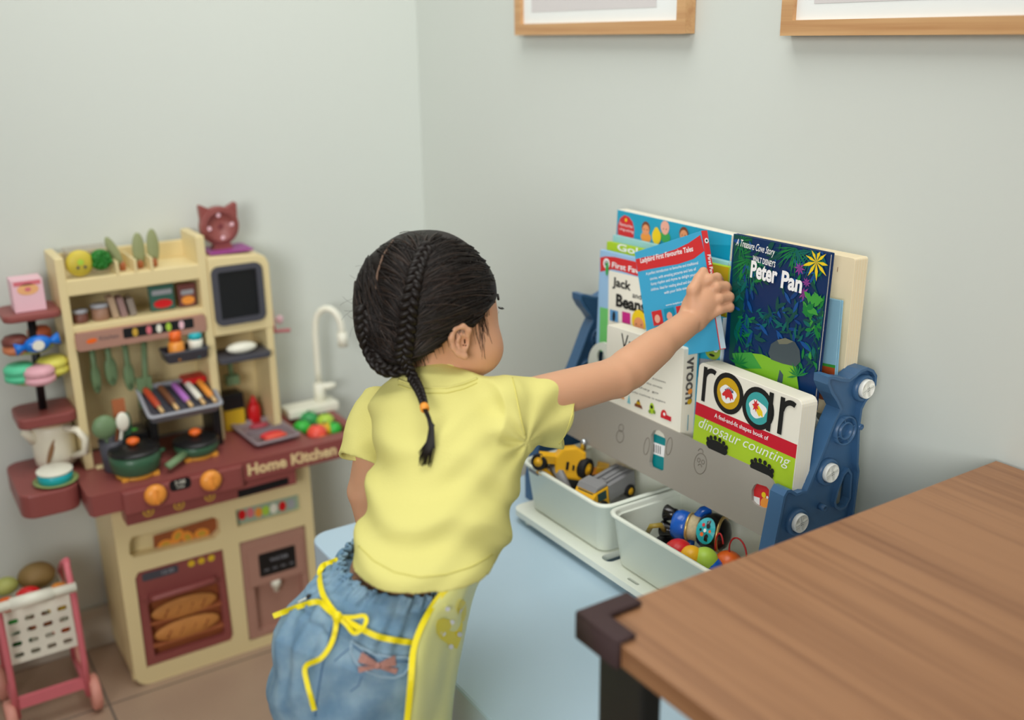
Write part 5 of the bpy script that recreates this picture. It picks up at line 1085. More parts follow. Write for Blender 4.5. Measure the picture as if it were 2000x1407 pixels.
def body(P):
    f = elli(P, HL(-.006, 0, .012), HA_, (.084, .071, .073))
    f = smin(f, elli(P, HL(.036, 0, -.030), HA_, (.052, .058, .054)), .03)
    f = smin(f, elli(P, HL(.050, 0, -.077), HA_, (.035, .034, .025)), .02)
    f = smin(f, elli(P, HL(.044, -.036, -.045), HA_, (.040, .034, .036)), .012); f = smin(f, elli(P, HL(.044, .036, -.045), HA_, (.038, .033, .034)), .012)
    f = smin(f, cone(P, HL(.084, 0, -.010), HL(.092, 0, -.026), .006, .0085), .010)
    f = smin(f, elli(P, HL(.084, 0, -.050), HA_, (.008, .016, .006)), .006)
    for s in (-1, 1): f = smax(f, -elli(P, HL(.090, s*.028, .000), HA_, (.010, .015, .009)), .008)
    for s in (-1, 1):
        ec = HL(.002, s*.074, -.026); eo = nrm(hl*s*.75-hf*.45); ez = nrm(hu-hf*.12); ex = np.cross(ez, eo)
        def E2(a, b, c=0): return ec+ex*a*(s)+ez*b+eo*c
        # rim
        sg = 1 if (ex*s)@hf > 0 else -1
        def E3(a, b, c=0): return ec+ex*a*s*sg+ez*b+eo*c
        rim = chain(P, [E3(.006, .004, .002), E3(.008, .014, .004), E3(.001, .020, .006), E3(-.009, .017, .008), E3(-.013, .006, .009), E3(-.011, -.006, .008), E3(-.005, -.014, .006), E3(.003, -.018, .004)], [.0028, .003, .0032, .0034, .0034, .0032, .0036, .0046], .003)
        disc = elli(P, E3(-.003, 0, .001), [ex, ez, eo], (.0125, .018, .0035)); anti = chain(P, [E3(-.001, .010, .004), E3(-.005, .002, .005), E3(-.003, -.008, .004)], [.002, .0024, .002], .002)
        e = smin(smin(rim, disc, .003), anti, .002); e = smax(e, -elli(P, E3(.002, -.001, .005), [ex, ez, eo], (.0050, .0075, .0055)), .0015); f = smin(f, e, .003)
    f = smin(f, cone(P, HL(-.018, 0, -.045), NK-UP*.008, .041, .039), .015)
    f = smin(f, elli(P, CH, [nrm(SR-SL), UP, np.cross(nrm(SR-SL), UP)], (.080, .045, .046)), .015)
    f = smin(f, chain(P, [CH-UP*.01, C(868, 920, 1.19), C(842, 1040, 1.15), WA, PV], [.048, .050, .052, .053, .062], .02), .02)
    # right arm
    f = smin(f, chain(P, [SR, EL, WR], [.030, .0262, .0188], .006), .010)
    f = smin(f, cone(P, EL+(WR-EL)*.18+np.array([0, 0, -.003]), EL+(WR-EL)*.5, .0255, .022), .012)
    h = elli(P, PM, [hx, hy, hn], (.031, .025, .0135)); h = smin(h, cone(P, WR, PM, .0175, .016), .012)
    for i in range(4):
        r0 = (.0078, .0078, .0076, .0070)[i]
        g = chain(P, [KN[i], M1[i], M2[i], TP[i]], [r0, r0*.98, r0*.95, r0*.85], .002); h = smin(h, g, .0028) if i == 0 else smin(h, g, .0020)
    h = smin(h, chain(P, TH, [.0095, .0088, .0078, .0070], .004), .004)
    f = smin(f, h, .006)
    crease = np.abs(cone(P, DD(1341, 607, 1.43), DD(1371, 642, 1.43), .002, .002)); f = f+.0012*np.exp(-(crease/.003)**2)
    # left arm, hand resting on the table
    f = smin(f, chain(P, [SL, LEl, LH+np.array([-.03, .0, .03])], [.024, .022, .018], .006), .010)
    ld = nrm(np.array([.9, .3, -.15])); ls = nrm(np.cross(UP, ld)); h = elli(P, LH, [ld, ls, np.cross(ld, ls)], (.028, .024, .011))
    for i in range(4):
        b0 = LH+ld*.018+ls*(.018-.012*i); h = smin(h, chain(P, [b0, b0+ld*.018+np.array([0, 0, .002]), b0+ld*(.034-.003*abs(i-1.5))-np.array([0, 0, .009])], [.007, .0066, .0055], .002), .003)
    h = smin(h, chain(P, [LH-ls*.016, LH-ls*.03+ld*.012, LH-ls*.033+ld*.026-np.array([0, 0, .006])], [.008, .007, .006], .003), .004)
    f = smin(f, h, .006)
    for a, b, c in ((hipR, kneeR, ankR), (hipL, kneeL, ankL)):
        f = smin(f, chain(P, [PV*.35+a*.65, b, c], [.062, .038, .026], .01), .015); ft = c-np.array([0, 0, .026])
        f = smin(f, elli(P, ft+np.array([.030, .006, 0]), np.eye(3), (.062, .026, .022)), .012)
    return f
lo_, hi_ = np.array([.24, .74, .215]), np.array([1.12, 1.36, 1.14])
child = thing('child', (float((ankR[0]+ankL[0])/2), float((ankR[1]+ankL[1])/2), STZ), 'person with dark braided hair, lemon t-shirt and denim shorts, reaching for a book', 'person')
V, Q = surface_nets(body, lo_, hi_, .0021); bodyV, bodyQ = V, Q
mesh_obj('body', V, Q, skin, child, smooth_it=1); body_b = bvh_of(V, Q)
# ---- lofted garments
class Loft:
    """rows: (px centre, py, d, half width px, depth factor)"""
    def __init__(s, rows):
        s.c = np.array([C(r[0], r[1], r[2]) for r in rows]); s.hw = np.array([r[3]/FPX*r[2]*DS for r in rows]); s.hd = s.hw*np.array([r[4] for r in rows])
        s.A = s.c[0]; s.ax = nrm(s.c[-1]-s.c[0]); s.t = (s.c-s.A)@s.ax; s.e1 = nrm(nR-s.ax*(nR@s.ax)); s.e2 = np.cross(s.ax, s.e1)
        off = s.c-s.A-s.t[:, None]*s.ax; s.o1 = off@s.e1; s.o2 = off@s.e2
    def loc(s, P):
        q = P-s.A; t = q@s.ax; o1 = np.interp(t, s.t, s.o1); o2 = np.interp(t, s.t, s.o2); return t, q@s.e1-o1, q@s.e2-o2
    def f(s, P, grow=0):
        t, x, y = s.loc(P); a = np.interp(t, s.t, s.hw)+grow; b = np.interp(t, s.t, s.hd)+grow; q = np.sqrt((x/a)**2+(y/b)**2); return (q-1)*np.minimum(a, b), t, x, y
# shirt: rows from the collar to the hem
TS = Loft([(858, 738, 1.225, 62, 1.0), (858, 753, 1.222, 92, .84), (862, 774, 1.215, 122, .76), (866, 810, 1.205, 145, .72), (876, 850, 1.195, 152, .75), (876, 900, 1.18, 150, .82), (868, 950, 1.165, 144, .86), (857, 1000, 1.148, 143, .88), (845, 1050, 1.132, 146, .90), (832, 1086, 1.122, 147, .92), (822, 1125, 1.112, 149, .92), (812, 1165, 1.10, 150, .92)])
hp1, hp2, hp3 = C(688, 1068, 1.125), C(822, 1144, 1.045), C(974, 1096, 1.11)
hemn = nrm(np.cross(hp2-hp1, hp3-hp1)); hemn = hemn if hemn@TS.ax > 0 else -hemn
cuff = C(1117, 797, 1.262); cufU = nrm(C(1135, 724, 1.262)-C(1097, 872, 1.262)); sax = nrm(cuff-SR)
cutn = nrm(np.cross(cufU, nF-0*nR)); cutn = cutn if cutn@sax > 0 else -cutn
def sleeve(P, g=0):
    q = P-SR; L_ = np.linalg.norm(cuff-SR); t = np.clip((q@sax)/L_, -.3, 1.25); u = nrm(cufU-sax*(cufU@sax)); w = np.cross(sax, u)
    a = np.interp(t, [-.3, 0, .35, .7, 1.0, 1.25], [.036, .0445, .0455, .0465, .0475, .048])+g; b = np.interp(t, [-.3, 0, 1.0, 1.25], [.038, .041, .037, .036])+g
    cc = q-t[:, None]*L_*sax; x = cc@u+.004; y = cc@w; return np.maximum((np.sqrt((x/a)**2+(y/b)**2)-1)*np.minimum(a, b), np.maximum((P-cuff)@cutn, -(q@sax)-.03))
lsA, lsB = C(738, 800, 1.27), C(706, 902, 1.255); lax = nrm(lsB-lsA); LLs = np.linalg.norm(lsB-lsA)
def lsleeve(P, g=0):
    q = P-lsA; t = np.clip((q@lax)/LLs, -.2, 1.2); a = np.interp(t, [-.2, 0, .6, 1.2], [.026, .030, .034, .033])+g; cc = q-t[:, None]*LLs*lax; return np.maximum(np.linalg.norm(cc, axis=1)-a, (P-lsB)@lax)
def sleeve0(P):
    q = P-SR; L_ = np.linalg.norm(cuff-SR); t = np.clip((q@sax)/L_, -.3, 1.25); u = nrm(cufU-sax*(cufU@sax)); w = np.cross(sax, u); cc = q-t[:, None]*L_*sax
    a = np.interp(t, [-.3, 0, .35, .7, 1.0, 1.25], [.036, .0445, .0455, .0465, .0475, .048])-.006; b = np.interp(t, [-.3, 0, 1.0, 1.25], [.042, .042, .037, .036])-.006
    return (np.sqrt(((cc@u+.004)/a)**2+((cc@w)/b)**2)-1)*np.minimum(a, b)
def folds(P):
    s1 = SR; r = np.linalg.norm(P-s1, axis=1)
    v = P-C(1030, 860, 1.19); dist = np.linalg.norm(v, axis=1)
    a1 = (v@nR); a2 = (v@nU); ang = np.arctan2(a2, a1)
    w1 = np.sin(ang*8+2*np.sin(dist*22))*np.exp(-(dist/.12)**2)*.0024*np.clip((dist-.012)/.04, 0, 1)
    d1 = nrm(nR*.55+nU*.85); w2 = np.sin((P@d1)*95+2.2*np.sin((P@nR)*30)+1.3*np.sin(P@nU*24))*.0034*np.clip((TSt(P)-.05)/.08, 0, 1)
    w3 = np.sin((P@nrm(nR*-.35+nU*.9))*150+1.8*np.sin((P@nR)*40))*.0012
    w4 = np.sin((P@nrm(sax*.4+cufU))*120+1.5*np.sin((P@sax)*50))*.0009*np.clip(((P-SR)@sax)/.04, 0, 1)
    return w1+w2*1.25+w3+w4+noise3(P, 38, 3)*.0022
def TSt(P): return (P-TS.A)@TS.ax
def shirt(P):
    F_ = folds(P)
    f, t, x, y = TS.f(P); g, _, _, _ = TS.f(P, -.0058)
    f0 = f
    f = smin(f, sleeve(P), .028); f = smin(f, lsleeve(P), .018); f = f+F_
    inn = smin(smin(g+F_, sleeve(P, -.0055)+F_, .02), lsleeve(P, -.0055)+F_, .012)
    f = np.maximum(f, (P-hp1)@hemn)
    f = np.maximum(f, -np.maximum(inn, -(t-.115)))           # hollow below the chest
    f = np.maximum(f, -np.maximum(np.maximum(sleeve0(P)+F_, (P-cuff)@cutn-.01), np.maximum(-((P-SR)@sax-.066), -f0-.001)))
    f = np.maximum(f, -np.maximum(np.linalg.norm((P-lsA)-((P-lsA)@lax)[:, None]*lax, axis=1)-.028+F_, np.maximum(np.maximum(-((P-lsA)@lax-.04), (P-lsB)@lax-.01), -f0-.002)))
    f = np.maximum(f, -(t+.001))
    return f
V, Q = surface_nets(shirt, C(640, 1180, 1.30)-.25, C(1150, 690, 1.2)+.25, .0022) if False else surface_nets(shirt, [.34, .80, .60], [.86, 1.24, 1.02], .0021)
shirt_o = mesh_obj('t_shirt', V, Q, shirtm, child, 'lemon yellow cotton t-shirt', 2); shirt_b = bvh_of(V, Q)
# collar ring
cw = []
for i in range(40):
    a = 2*PI*i/40; cw.append(Vector((TS.A+TS.ax*(.002+.004*math.sin(a))+TS.e1*(TS.hw[0]-.0005)*math.cos(a)+TS.e2*(TS.hd[0]-.0005)*math.sin(a)).tolist()))
def ribbon(mb, pts, w, th, m, up=None, closed=False, n=8, bv=None):
    """flat band following points; up = width direction per point"""
    N = len(pts); R = []
    for i, p in enumerate(pts):
        p = Vector(p); a = Vector(pts[(i-1) % N] if closed or i > 0 else pts[0]); b = Vector(pts[(i+1) % N] if closed or i < N-1 else pts[-1]); t = (b-a).normalized()
        nn = Vector(up[i] if isinstance(up, list) else up); nn = (nn-t*nn.dot(t)).normalized(); ww = t.cross(nn).normalized()
        wi = w(i/(N-1)) if callable(w) else w
        R.append([p+ww*wi/2+nn*th/2, p-ww*wi/2+nn*th/2, p-ww*wi/2-nn*th/2, p+ww*wi/2-nn*th/2])
    if closed: R.append(R[0])
    mb.rings(R, m, not closed, not closed, smooth=False); return mb
mb = MB(); ups = [(p-Vector(TS.A.tolist())).normalized()[:] for p in cw]
ribbon(mb, [c-Vector((TS.ax*.004).tolist()) for c in cw], .0150, .0035, shirtm, ups, True); mb.build('collar', shirt_o, 'ribbed neckline', subsurf=0)
def ray_line(mb, bv, pts, r, m, off=.0003, sub=6, n=5):
    out = []
    for i in range(len(pts)-1):
        for k in range(sub): u = k/sub; h = cast(bv, pts[i][0]*(1-u)+pts[i+1][0]*u, pts[i][1]*(1-u)+pts[i+1][1]*u, off); out += [h] if h else []
    h = cast(bv, *pts[-1], off); out += [h] if h else []
    if len(out) > 1: mb.tube(out, r, m, n)
    return out
seam = mat('lemon_stitching', (214, 206, 116), .85, .1, .02, gain=1.0)
for off_, rr_ in ((0, .0016), (1, .0007)):
    mb = MB(); ray_line(mb, shirt_b, [(778, 742+off_*10), (800, 750+off_*10), (835, 758+off_*10), (872, 758+off_*10), (905, 750+off_*10), (932, 739+off_*9)], rr_, shirtm if off_ == 0 else seam); mb.build('seam', shirt_o)
mb = MB(); ray_line(mb, shirt_b, [(1001, 738), (1006, 760), (1012, 790), (1018, 820), (1026, 850)], .0009, seam); mb.build('seam', shirt_o)
mb = MB(); ray_line(mb, shirt_b, [(700, 1066), (730, 1096), (770, 1118), (820, 1128), (870, 1123), (920, 1108), (962, 1084)], .0007, seam); mb.build('seam', shirt_o)
mb = MB(); ray_line(mb, shirt_b, [(1122, 735), (1124, 770), (1118, 810), (1104, 850), (1092, 868)], .0007, seam); mb.build('seam', shirt_o)
mb = MB(); ray_line(mb, shirt_b, [(684, 905), (705, 915), (722, 920)], .0007, seam); mb.build('seam', shirt_o)

# ---- shorts
SH = Loft([(794, 1062, 1.118, 114, .92), (786, 1106, 1.115, 118, .92), (779, 1122, 1.114, 122, .92), (765, 1150, 1.112, 132, .92), (740, 1185, 1.108, 143, .95), (716, 1230, 1.102, 158, .95), (700, 1280, 1.098, 168, .95), (684, 1340, 1.095, 160, .90), (674, 1400, 1.092, 152, .85), (680, 1450, 1.09, 150, .8)])
wa2 = SH.t
legLc, legRc = C(602, 1330, 1.15), C(735, 1400, 1.08)
hemL = C(585, 1388, 1.15)
wq1, wq2, wq3 = C(672, 1064, 1.13), C(784, 1162, 1.058), C(862, 1177, 1.060)
wn = nrm(np.cross(wq2-wq1, wq3-wq1)); wn = wn if wn@SH.ax > 0 else -wn
def shorts(P, g=0):
    f, t, x, y = SH.f(P, g); t = (P-wq1)@wn
    th = np.arctan2(y/SH.hd[0], x/SH.hw[0])
    # gathered waist: pleats fading out downwards
    band = np.exp(-((t-.020)/.026)**2); pl = np.sin(th*26+1.2*np.sin(th*5))*.0022*np.exp(-((t-.022)/.03)**2)+np.sin(th*13+2.0*np.sin(th*3)+t*12)*.0032*np.clip((t-.028)/.03, 0, 1)*np.exp(-((t-.06)/.055)**2)
    ruf = np.sin(th*34+1.5*np.sin(th*7))*.0030*np.exp(-((t+.000)/.008)**2)
    chan = .0022*np.exp(-((t-.010)/.0022)**2)+.0026*np.exp(-((t-.036)/.0028)**2)
    puff = -.0035*np.exp(-((t-.023)/.010)**2)
    f = f+pl+ruf+chan+puff
    f = smin(f, elli(P, legLc, [nR, nU, nF], (.046+g, .050+g, .050+g)), .02)
    f = f+noise3(P, 30, 1)*.0028+np.sin((P@nrm(nR*.8-nU*.45))*80+2*np.sin((P@nU)*32))*.0026*np.clip((t-.05)/.05, 0, 1)
    mid = (P-C(668, 1400, 1.1))@nR; f = f+.006*np.exp(-(mid/.006)**2)*np.clip((t-.10)/.05, 0, 1)
    return f, t
def shorts_s(P):
    f, t = shorts(P); g, _ = shorts(P, -.004)
    f = np.maximum(f, -t-.004); lowz = .535-P[:, 2]; f = np.maximum(f, lowz)
    f = np.maximum(f, -np.maximum(g, t-.010)); f = np.maximum(f, -np.maximum(g, .56-(0*lowz+.56)+.0-lowz-.025+0*t)*1.0) if False else f
    inner = np.maximum(g, P[:, 2]-.565); f = np.maximum(f, -inner)
    lc = (P-hemL)@(-nU); f = np.maximum(f, np.where((P-C(612, 1380, 1.13))@nR < 0, lc, -1))
    return f
V, Q = surface_nets(shorts_s, [.20, .76, .50], [.56, 1.10, .80], .0019)
shorts_o = mesh_obj('denim_shorts', V, Q, denimm, child, 'washed light blue denim shorts with gathered elastic waist', 1); shorts_b = bvh_of(V, Q)
dst = mat('denim_seam', (84, 116, 150), .85, .1, gain=1.0)
mb = MB(); ray_line(mb, shorts_b, [(648, 1225), (640, 1260), (628, 1310), (620, 1360), (616, 1400)], .0009, dst); mb.build('seam', shorts_o)
mb = MB(); ray_line(mb, shorts_b, [(653, 1292), (672, 1275), (690, 1262)], .0006, dst); mb.build('seam', shorts_o)
mb = MB(); ray_line(mb, shorts_b, [(684, 1352), (700, 1340), (706, 1322)], .0006, dst); mb.build('seam', shorts_o)

# back pocket with flap, striped bow
mb = MB()
def patch(bv, outline, off, th, m, mb):
    pts = [cast(bv, x, y, off) for x, y in outline]; pts = [p for p in pts if p]
    c = sum(pts, Vector())/len(pts); n = -cF
    vs = pts+[c+(cast(bv, sum(x for x, y in outline)/len(outline), sum(y for x, y in outline)/len(outline), off+.001)-c)]
    k = len(pts); fs = [(i, (i+1) % k, k) for i in range(k)]
    A = sum((pts[i]-c).cross(pts[(i+1) % k]-c).dot(n) for i in range(k))
    if A < 0: fs = [tuple(reversed(f)) for f in fs]
    mb.add(vs, fs, m, True); return pts
pout = [(686, 1252), (700, 1262), (730, 1278), (765, 1284), (799, 1284), (798, 1305), (790, 1318), (770, 1325), (745, 1323), (715, 1312), (695, 1295), (685, 1272)]
patch(shorts_b, pout, .0025, .001, denimm, mb); mb.build('back_pocket', shorts_o, 'curved back pocket'); mb = MB()
ray_line(mb, shorts_b, pout+[pout[0]], .0011, mat('denim_light_edge', (160, 184, 200), .85, .1, gain=1.0), .0028)
ray_line(mb, shorts_b, [(690, 1262), (712, 1278), (745, 1292), (798, 1293)], .0008, dst, .003); mb.build('pocket_stitching', shorts_o)
strip = mat('striped_pink_brown_ribbon', (176, 128, 116), .8, .2, .35, 700, gain=1.0)
mb = MB(); cb_ = (738, 1300)
for p0, p1, wdt in (((738, 1301), (703, 1284), .011), ((738, 1301), (772, 1291), .011), ((738, 1303), (700, 1309), .006), ((738, 1303), (775, 1312), .006)):
    pts = [cast(shorts_b, p0[0]+(p1[0]-p0[0])*u, p0[1]+(p1[1]-p0[1])*u, .0055) for u in (0, .3, .65, 1)]
    ribbon(mb, pts, (lambda u, w=wdt: w*(.35+.65*u)), .0014, strip, (-cF)[:])
mb.ell(tuple(cast(shorts_b, 738, 1302, .006)), (.0032, .0032, .0032), strip); mb.build('pocket_bow', shorts_o, 'small striped pink-brown ribbon bow')
mb = MB(); p = cast(shorts_b, 603, 1166, .003) or Vector(C(603, 1166, 1.12)); mb.ell(tuple(p), (.003, .003, .003), blackp); mb.tube([p, p+Vector((nR*-.012+nU*-.006).tolist())], .0008, offw, 5); mb.build('side_bow', shorts_o, 'dark bow end at the left hip')
# ---- apron sheet around her right side and front
rowsA = [  # py, left edge px, silhouette px
    (1118, 897, 944), (1140, 881, 931), (1175, 850, 921), (1220, 824, 911), (1270, 808, 901), (1330, 803, 889), (1400, 796, 882), (1470, 790, 880), (1540, 785, 878)]
AV = []; cols_a = 15
for (py_, xl, xr) in rowsA:
    row = []
    for j in range(cols_a):
        u = j/(cols_a-1)
        if u <= .55:
            a = u/.55*PI/2; x = xl+(xr-xl)*math.sin(a); d = 1.068+(1.135-1.068)*(1-math.cos(a)); 
        else:
            a = (u-.55)/.45; x = xr-a*a*70; d = 1.135+a*.12
        hh = cast(shorts_b, x, py_, 0) if py_ > 1180 else None
        if hh is not None and u <= .56: d = min(d, (hh-Vector((0, 0, CAMH))).dot(cF)/DS-.016)
        if py_ <= 1180: d -= .02*(u < .3)
        row.append(Vector(C(x, py_+6*math.sin(u*PI), d).tolist())+Vector((0, 0, .0012*math.sin(u*19+py_*.03))))
    AV.append(row)
mb = MB(); na, nb_ = len(AV), cols_a; fl = [p for r in AV for p in r]
mb.add(fl, [(i*nb_+j, i*nb_+j+1, (i+1)*nb_+j+1, (i+1)*nb_+j) for i in range(na-1) for j in range(nb_-1)], apronm, True)
apron_b = BVHTree.FromPolygons([tuple(p) for p in fl], mb.f)
apron = mb.build('apron', child, 'pale yellow vinyl apron with bright yellow edging'); so = apron.modifiers.new('s', 'SUBSURF'); so.levels = 2; so.render_levels = 2
so = apron.modifiers.new('t', 'SOLIDIFY'); so.thickness = .0008; so.offset = 0
mb = MB(); ed = [r[0] for r in AV]
dense = []
for i in range(len(ed)-1):
    for k in range(5):
        u = k/5; p0 = ed[max(i-1, 0)]; p1, p2 = ed[i], ed[i+1]; p3 = ed[min(i+2, len(ed)-1)]
        dense.append(.5*((2*p1)+(-p0+p2)*u+(2*p0-5*p1+4*p2-p3)*u*u+(-p0+3*p1-3*p2+p3)*u*u*u))
dense.append(ed[-1])
ribbon(mb, [p-cF*.0012 for p in dense], .0065, .0022, piping, (-cF)[:]); mb.build('edging', apron, 'bright yellow edging')
apy = mat('apron_print_yellow', (255, 228, 24), .35, .4, .02, gain=1.0)
def stick(bv, pts, off, m, mb):
    q = [cast(bv, x, y, off) for x, y in pts]
    if any(v is None for v in q): q = [v for v in q if v]
    if len(q) < 3: return
    c = sum(q, Vector())/len(q); k = len(q); cc = cast(bv, sum(x for x, y in pts)/len(pts), sum(y for x, y in pts)/len(pts), off) or c
    fs = [(i, (i+1) % k, k) for i in range(k)]; A = sum((q[i]-cc).cross(q[(i+1) % k]-cc).dot(-cF) for i in range(k))
    if A < 0: fs = [tuple(reversed(f)) for f in fs]
    mb.add(q+[cc], fs, m, True)
mb = MB()
stick(apron_b, [(898, 1175), (905, 1172), (911, 1178), (911, 1200), (906, 1215), (895, 1212), (893, 1190)], .0042, apy, mb)
stick(apron_b, [(852, 1222), (856, 1212), (866, 1208), (880, 1212), (900, 1206), (904, 1220), (900, 1250), (893, 1268), (880, 1262), (862, 1250), (853, 1236)], .0042, apy, mb)
for (x, y) in ((874, 1190), (903, 1195), (883, 1216), (866, 1238), (898, 1240), (881, 1264)): stick(apron_b, circ(x, y, 5, 12), .0052, wht, mb)
mb.build('apron_print', apron, 'yellow printed shape with white dots')
# apron ties
def tie(pts, w, offs=.004, bv=None, wfun=None):
    P_ = []
    for i in range(len(pts)-1):
        p0, p1, p2, p3 = pts[max(i-1, 0)], pts[i], pts[i+1], pts[min(i+2, len(pts)-1)]
        for k in range(6):
            u = k/6; x, y = [.5*((2*p1[c])+(-p0[c]+p2[c])*u+(2*p0[c]-5*p1[c]+4*p2[c]-p3[c])*u*u+(-p0[c]+3*p1[c]-3*p2[c]+p3[c])*u**3) for c in (0, 1)]; P_.append((x, y))
    P_.append(pts[-1]); out = []; last = None
    for (x, y) in P_:
        h = cast(shorts_b, x, y, offs)
        if h is not None: last = (h).dot(cF)-0
        out.append((x, y, h))
    # depth of points beyond the cloth follows the nearest cloth point
    ds = [(h-Vector((0, 0, CAMH))).dot(cF) if h is not None else None for _, _, h in out]; known = [i for i, d in enumerate(ds) if d is not None]
    res = []
    for i, (x, y, h) in enumerate(out):
        if h is None: j = min(known, key=lambda k: abs(k-i)) if known else None; d = ds[j] if known else 1.15; res.append(atd(x, y, d))
        else: res.append(h)
    for _ in range(2): res = [res[0]]+[(res[i-1]+res[i]*2+res[i+1])/4 for i in range(1, len(res)-1)]+[res[-1]]
    mb = MB(); ribbon(mb, res, w, .0016, piping, (-cF)[:]); return mb
tw = .0062
tie([(833, 1256), (800, 1255), (765, 1250), (735, 1243), (700, 1226), (660, 1205)], tw).build('apron_tie', apron, 'bright yellow tie')
tie([(664, 1208), (645, 1186), (630, 1160), (624, 1130), (628, 1108), (645, 1100), (660, 1094)], tw).build('apron_tie', apron, 'bright yellow tie')
tie([(655, 1203), (640, 1190), (622, 1176), (600, 1180), (570, 1190), (534, 1204)], tw*.95).build('apron_tie', apron, 'bright yellow tie end')
tie([(657, 1207), (655, 1232), (645, 1262), (625, 1288), (596, 1302), (600, 1335), (608, 1365), (614, 1388)], tw*.85).build('apron_tie', apron, 'bright yellow tie end')
tie([(660, 1206), (690, 1206), (710, 1203), (716, 1212), (708, 1228), (692, 1238), (676, 1220), (662, 1208)], tw*.7, .006).build('bow_loop', apron, 'bow loop')
mb = MB(); mb.ell(tuple(cast(shorts_b, 659, 1206, .006)), (.0055, .0055, .0065), piping); mb.build('knot', apron, 'bow knot')
# ---- hair
def cap(P, g=0):
    f = elli(P, HL(-.009, 0, .014), HA_, (.0905+g, .078+g, .080+g))
    f = smin(f, elli(P, HL(-.045, 0, -.030), HA_, (.045+g, .058+g, .048+g)), .025)
    f = f+noise3(P, 60, 2)*.0016
    q = P-HC_; x, y, z = q@hf, q@hl, q@hu; ay = np.abs(y)
    # hairline: fringe above the eyes, temple, around the ear, nape
    line = np.where(x > .03, .012+.10*np.maximum(0, ay-.05)-.25*np.maximum(0, x-.055)*0, 0)
    fr = np.interp(x, [-.12, -.075, -.045, -.022, .004, .022, .040, .075, .1], [-.070, -.070, -.058, -.036, -.006, -.012, .006, .022, .026])
    f = smax(f, fr-z+.0*ay, .004)
    return f
V, Q = surface_nets(cap, HC_-.13, HC_+.13, .0019)
hair_o = mesh_obj('hair', V, Q, hairm, child, 'dark brown hair in braids'); hair_b = bvh_of(V, Q)
random.seed(11)
def on_cap(p, h):
    r = hair_b.find_nearest(Vector(p)); return r[0]+r[1]*h
brA = [(838, 478), (822, 505), (812, 535), (806, 565), (800, 600), (795, 640), (790, 675), (786, 705)]
br3 = [cast(hair_b, x, y, .002) for x, y in brA]; br3 = [b for b in br3 if b]
left_parting = [cast(hair_b, x, y, .001) for x, y in ((765, 478), (745, 505), (735, 540), (733, 580))]; left_parting = [b for b in left_parting if b]
st = MB()
strand_hi = mat('hair_highlight_strand', (48, 35, 27), .45, .35, .2, 60, gain=1.0)
def strand(p0, p1, mid, r=.0007, h=.0016, m=None):
    pts = []
    for k in range(8):
        u = k/7; p = Vector(p0)*(1-u)**2+Vector(mid)*2*u*(1-u)+Vector(p1)*u*u; pts.append(on_cap(p, h+.0015*math.sin(PI*u)))
    st.tube(pts, lambda u: r*(1-.5*u), m or hairm, 4)
c0 = Vector(HC_.tolist())
def hp(px_, py_): return cast(hair_b, px_, py_, 0)
cnt = 0
while cnt < 1500:
    px_, py_ = random.uniform(694, 968), random.uniform(458, 704); s0 = hp(px_, py_)
    if s0 is None: continue
    ti = min(range(len(br3)), key=lambda i: abs(brA[min(i, len(brA)-1)][1]-(py_+45+random.uniform(-25, 25))))
    tgt = br3[ti]; mid = (s0+tgt)/2+Vector((nU*.008).tolist())
    if px_ < 735: tgt = hp(min(760, px_+random.uniform(15, 45)), min(715, py_+random.uniform(60, 120))) or tgt; mid = (s0+tgt)/2
    strand(s0, tgt, mid, random.uniform(.0005, .0011), random.uniform(.0006, .0022), strand_hi if random.random() < .3 else hairm); cnt += 1
# hair falling over the temple and in front of the ear
for k in range(46):
    x0 = random.uniform(905, 955); y0 = random.uniform(470, 520); a = hp(x0, y0)
    if not a: continue
    x1 = random.uniform(930, 958); y1 = random.uniform(560, 640); pts = []
    for i in range(9):
        u = i/8; xx = x0*(1-u)+x1*u+6*math.sin(u*PI); yy = y0*(1-u)+y1*u; h = hp(xx, yy) or cast(body_b, xx, yy, .001)
        if h: pts.append(h-cF*.0018)
    if len(pts) > 2: st.tube(pts, lambda u: .0008*(1-.6*u), hairm, 4)
for k in range(26):
    x0 = random.uniform(914, 942); a = (x0, random.uniform(582, 606)); c_ = (x0+random.uniform(2, 26), random.uniform(632, 706)); b = (x0+random.uniform(4, 18), (a[1]+c_[1])/2+random.uniform(-8, 8))
    pts = []
    for i in range(10):
        u = i/9; xx = a[0]*(1-u)**2+2*b[0]*u*(1-u)+c_[0]*u*u; yy = a[1]*(1-u)**2+2*b[1]*u*(1-u)+c_[1]*u*u; h = cast(body_b, xx, yy, .001)
        if h: pts.append(h)
    if len(pts) > 2: rr = random.uniform(.0002, .00055); st.tube(pts, lambda u: rr*(1-.7*u), strand_hi if k % 2 else hairm, 4)
for k in range(40):
    x0 = random.uniform(800, 905); h0 = None
    for yy in range(720, 600, -3):
        h0 = hp(x0, yy)
        if h0: break
    if not h0: continue
    q = cast(body_b, x0+random.uniform(-4, 8), yy+random.uniform(6, 20), .0006)
    if q and (q-h0).length < .03: st.tube([h0, h0.lerp(q, .5), q], lambda u: .0005*(1-.7*u), strand_hi, 4)
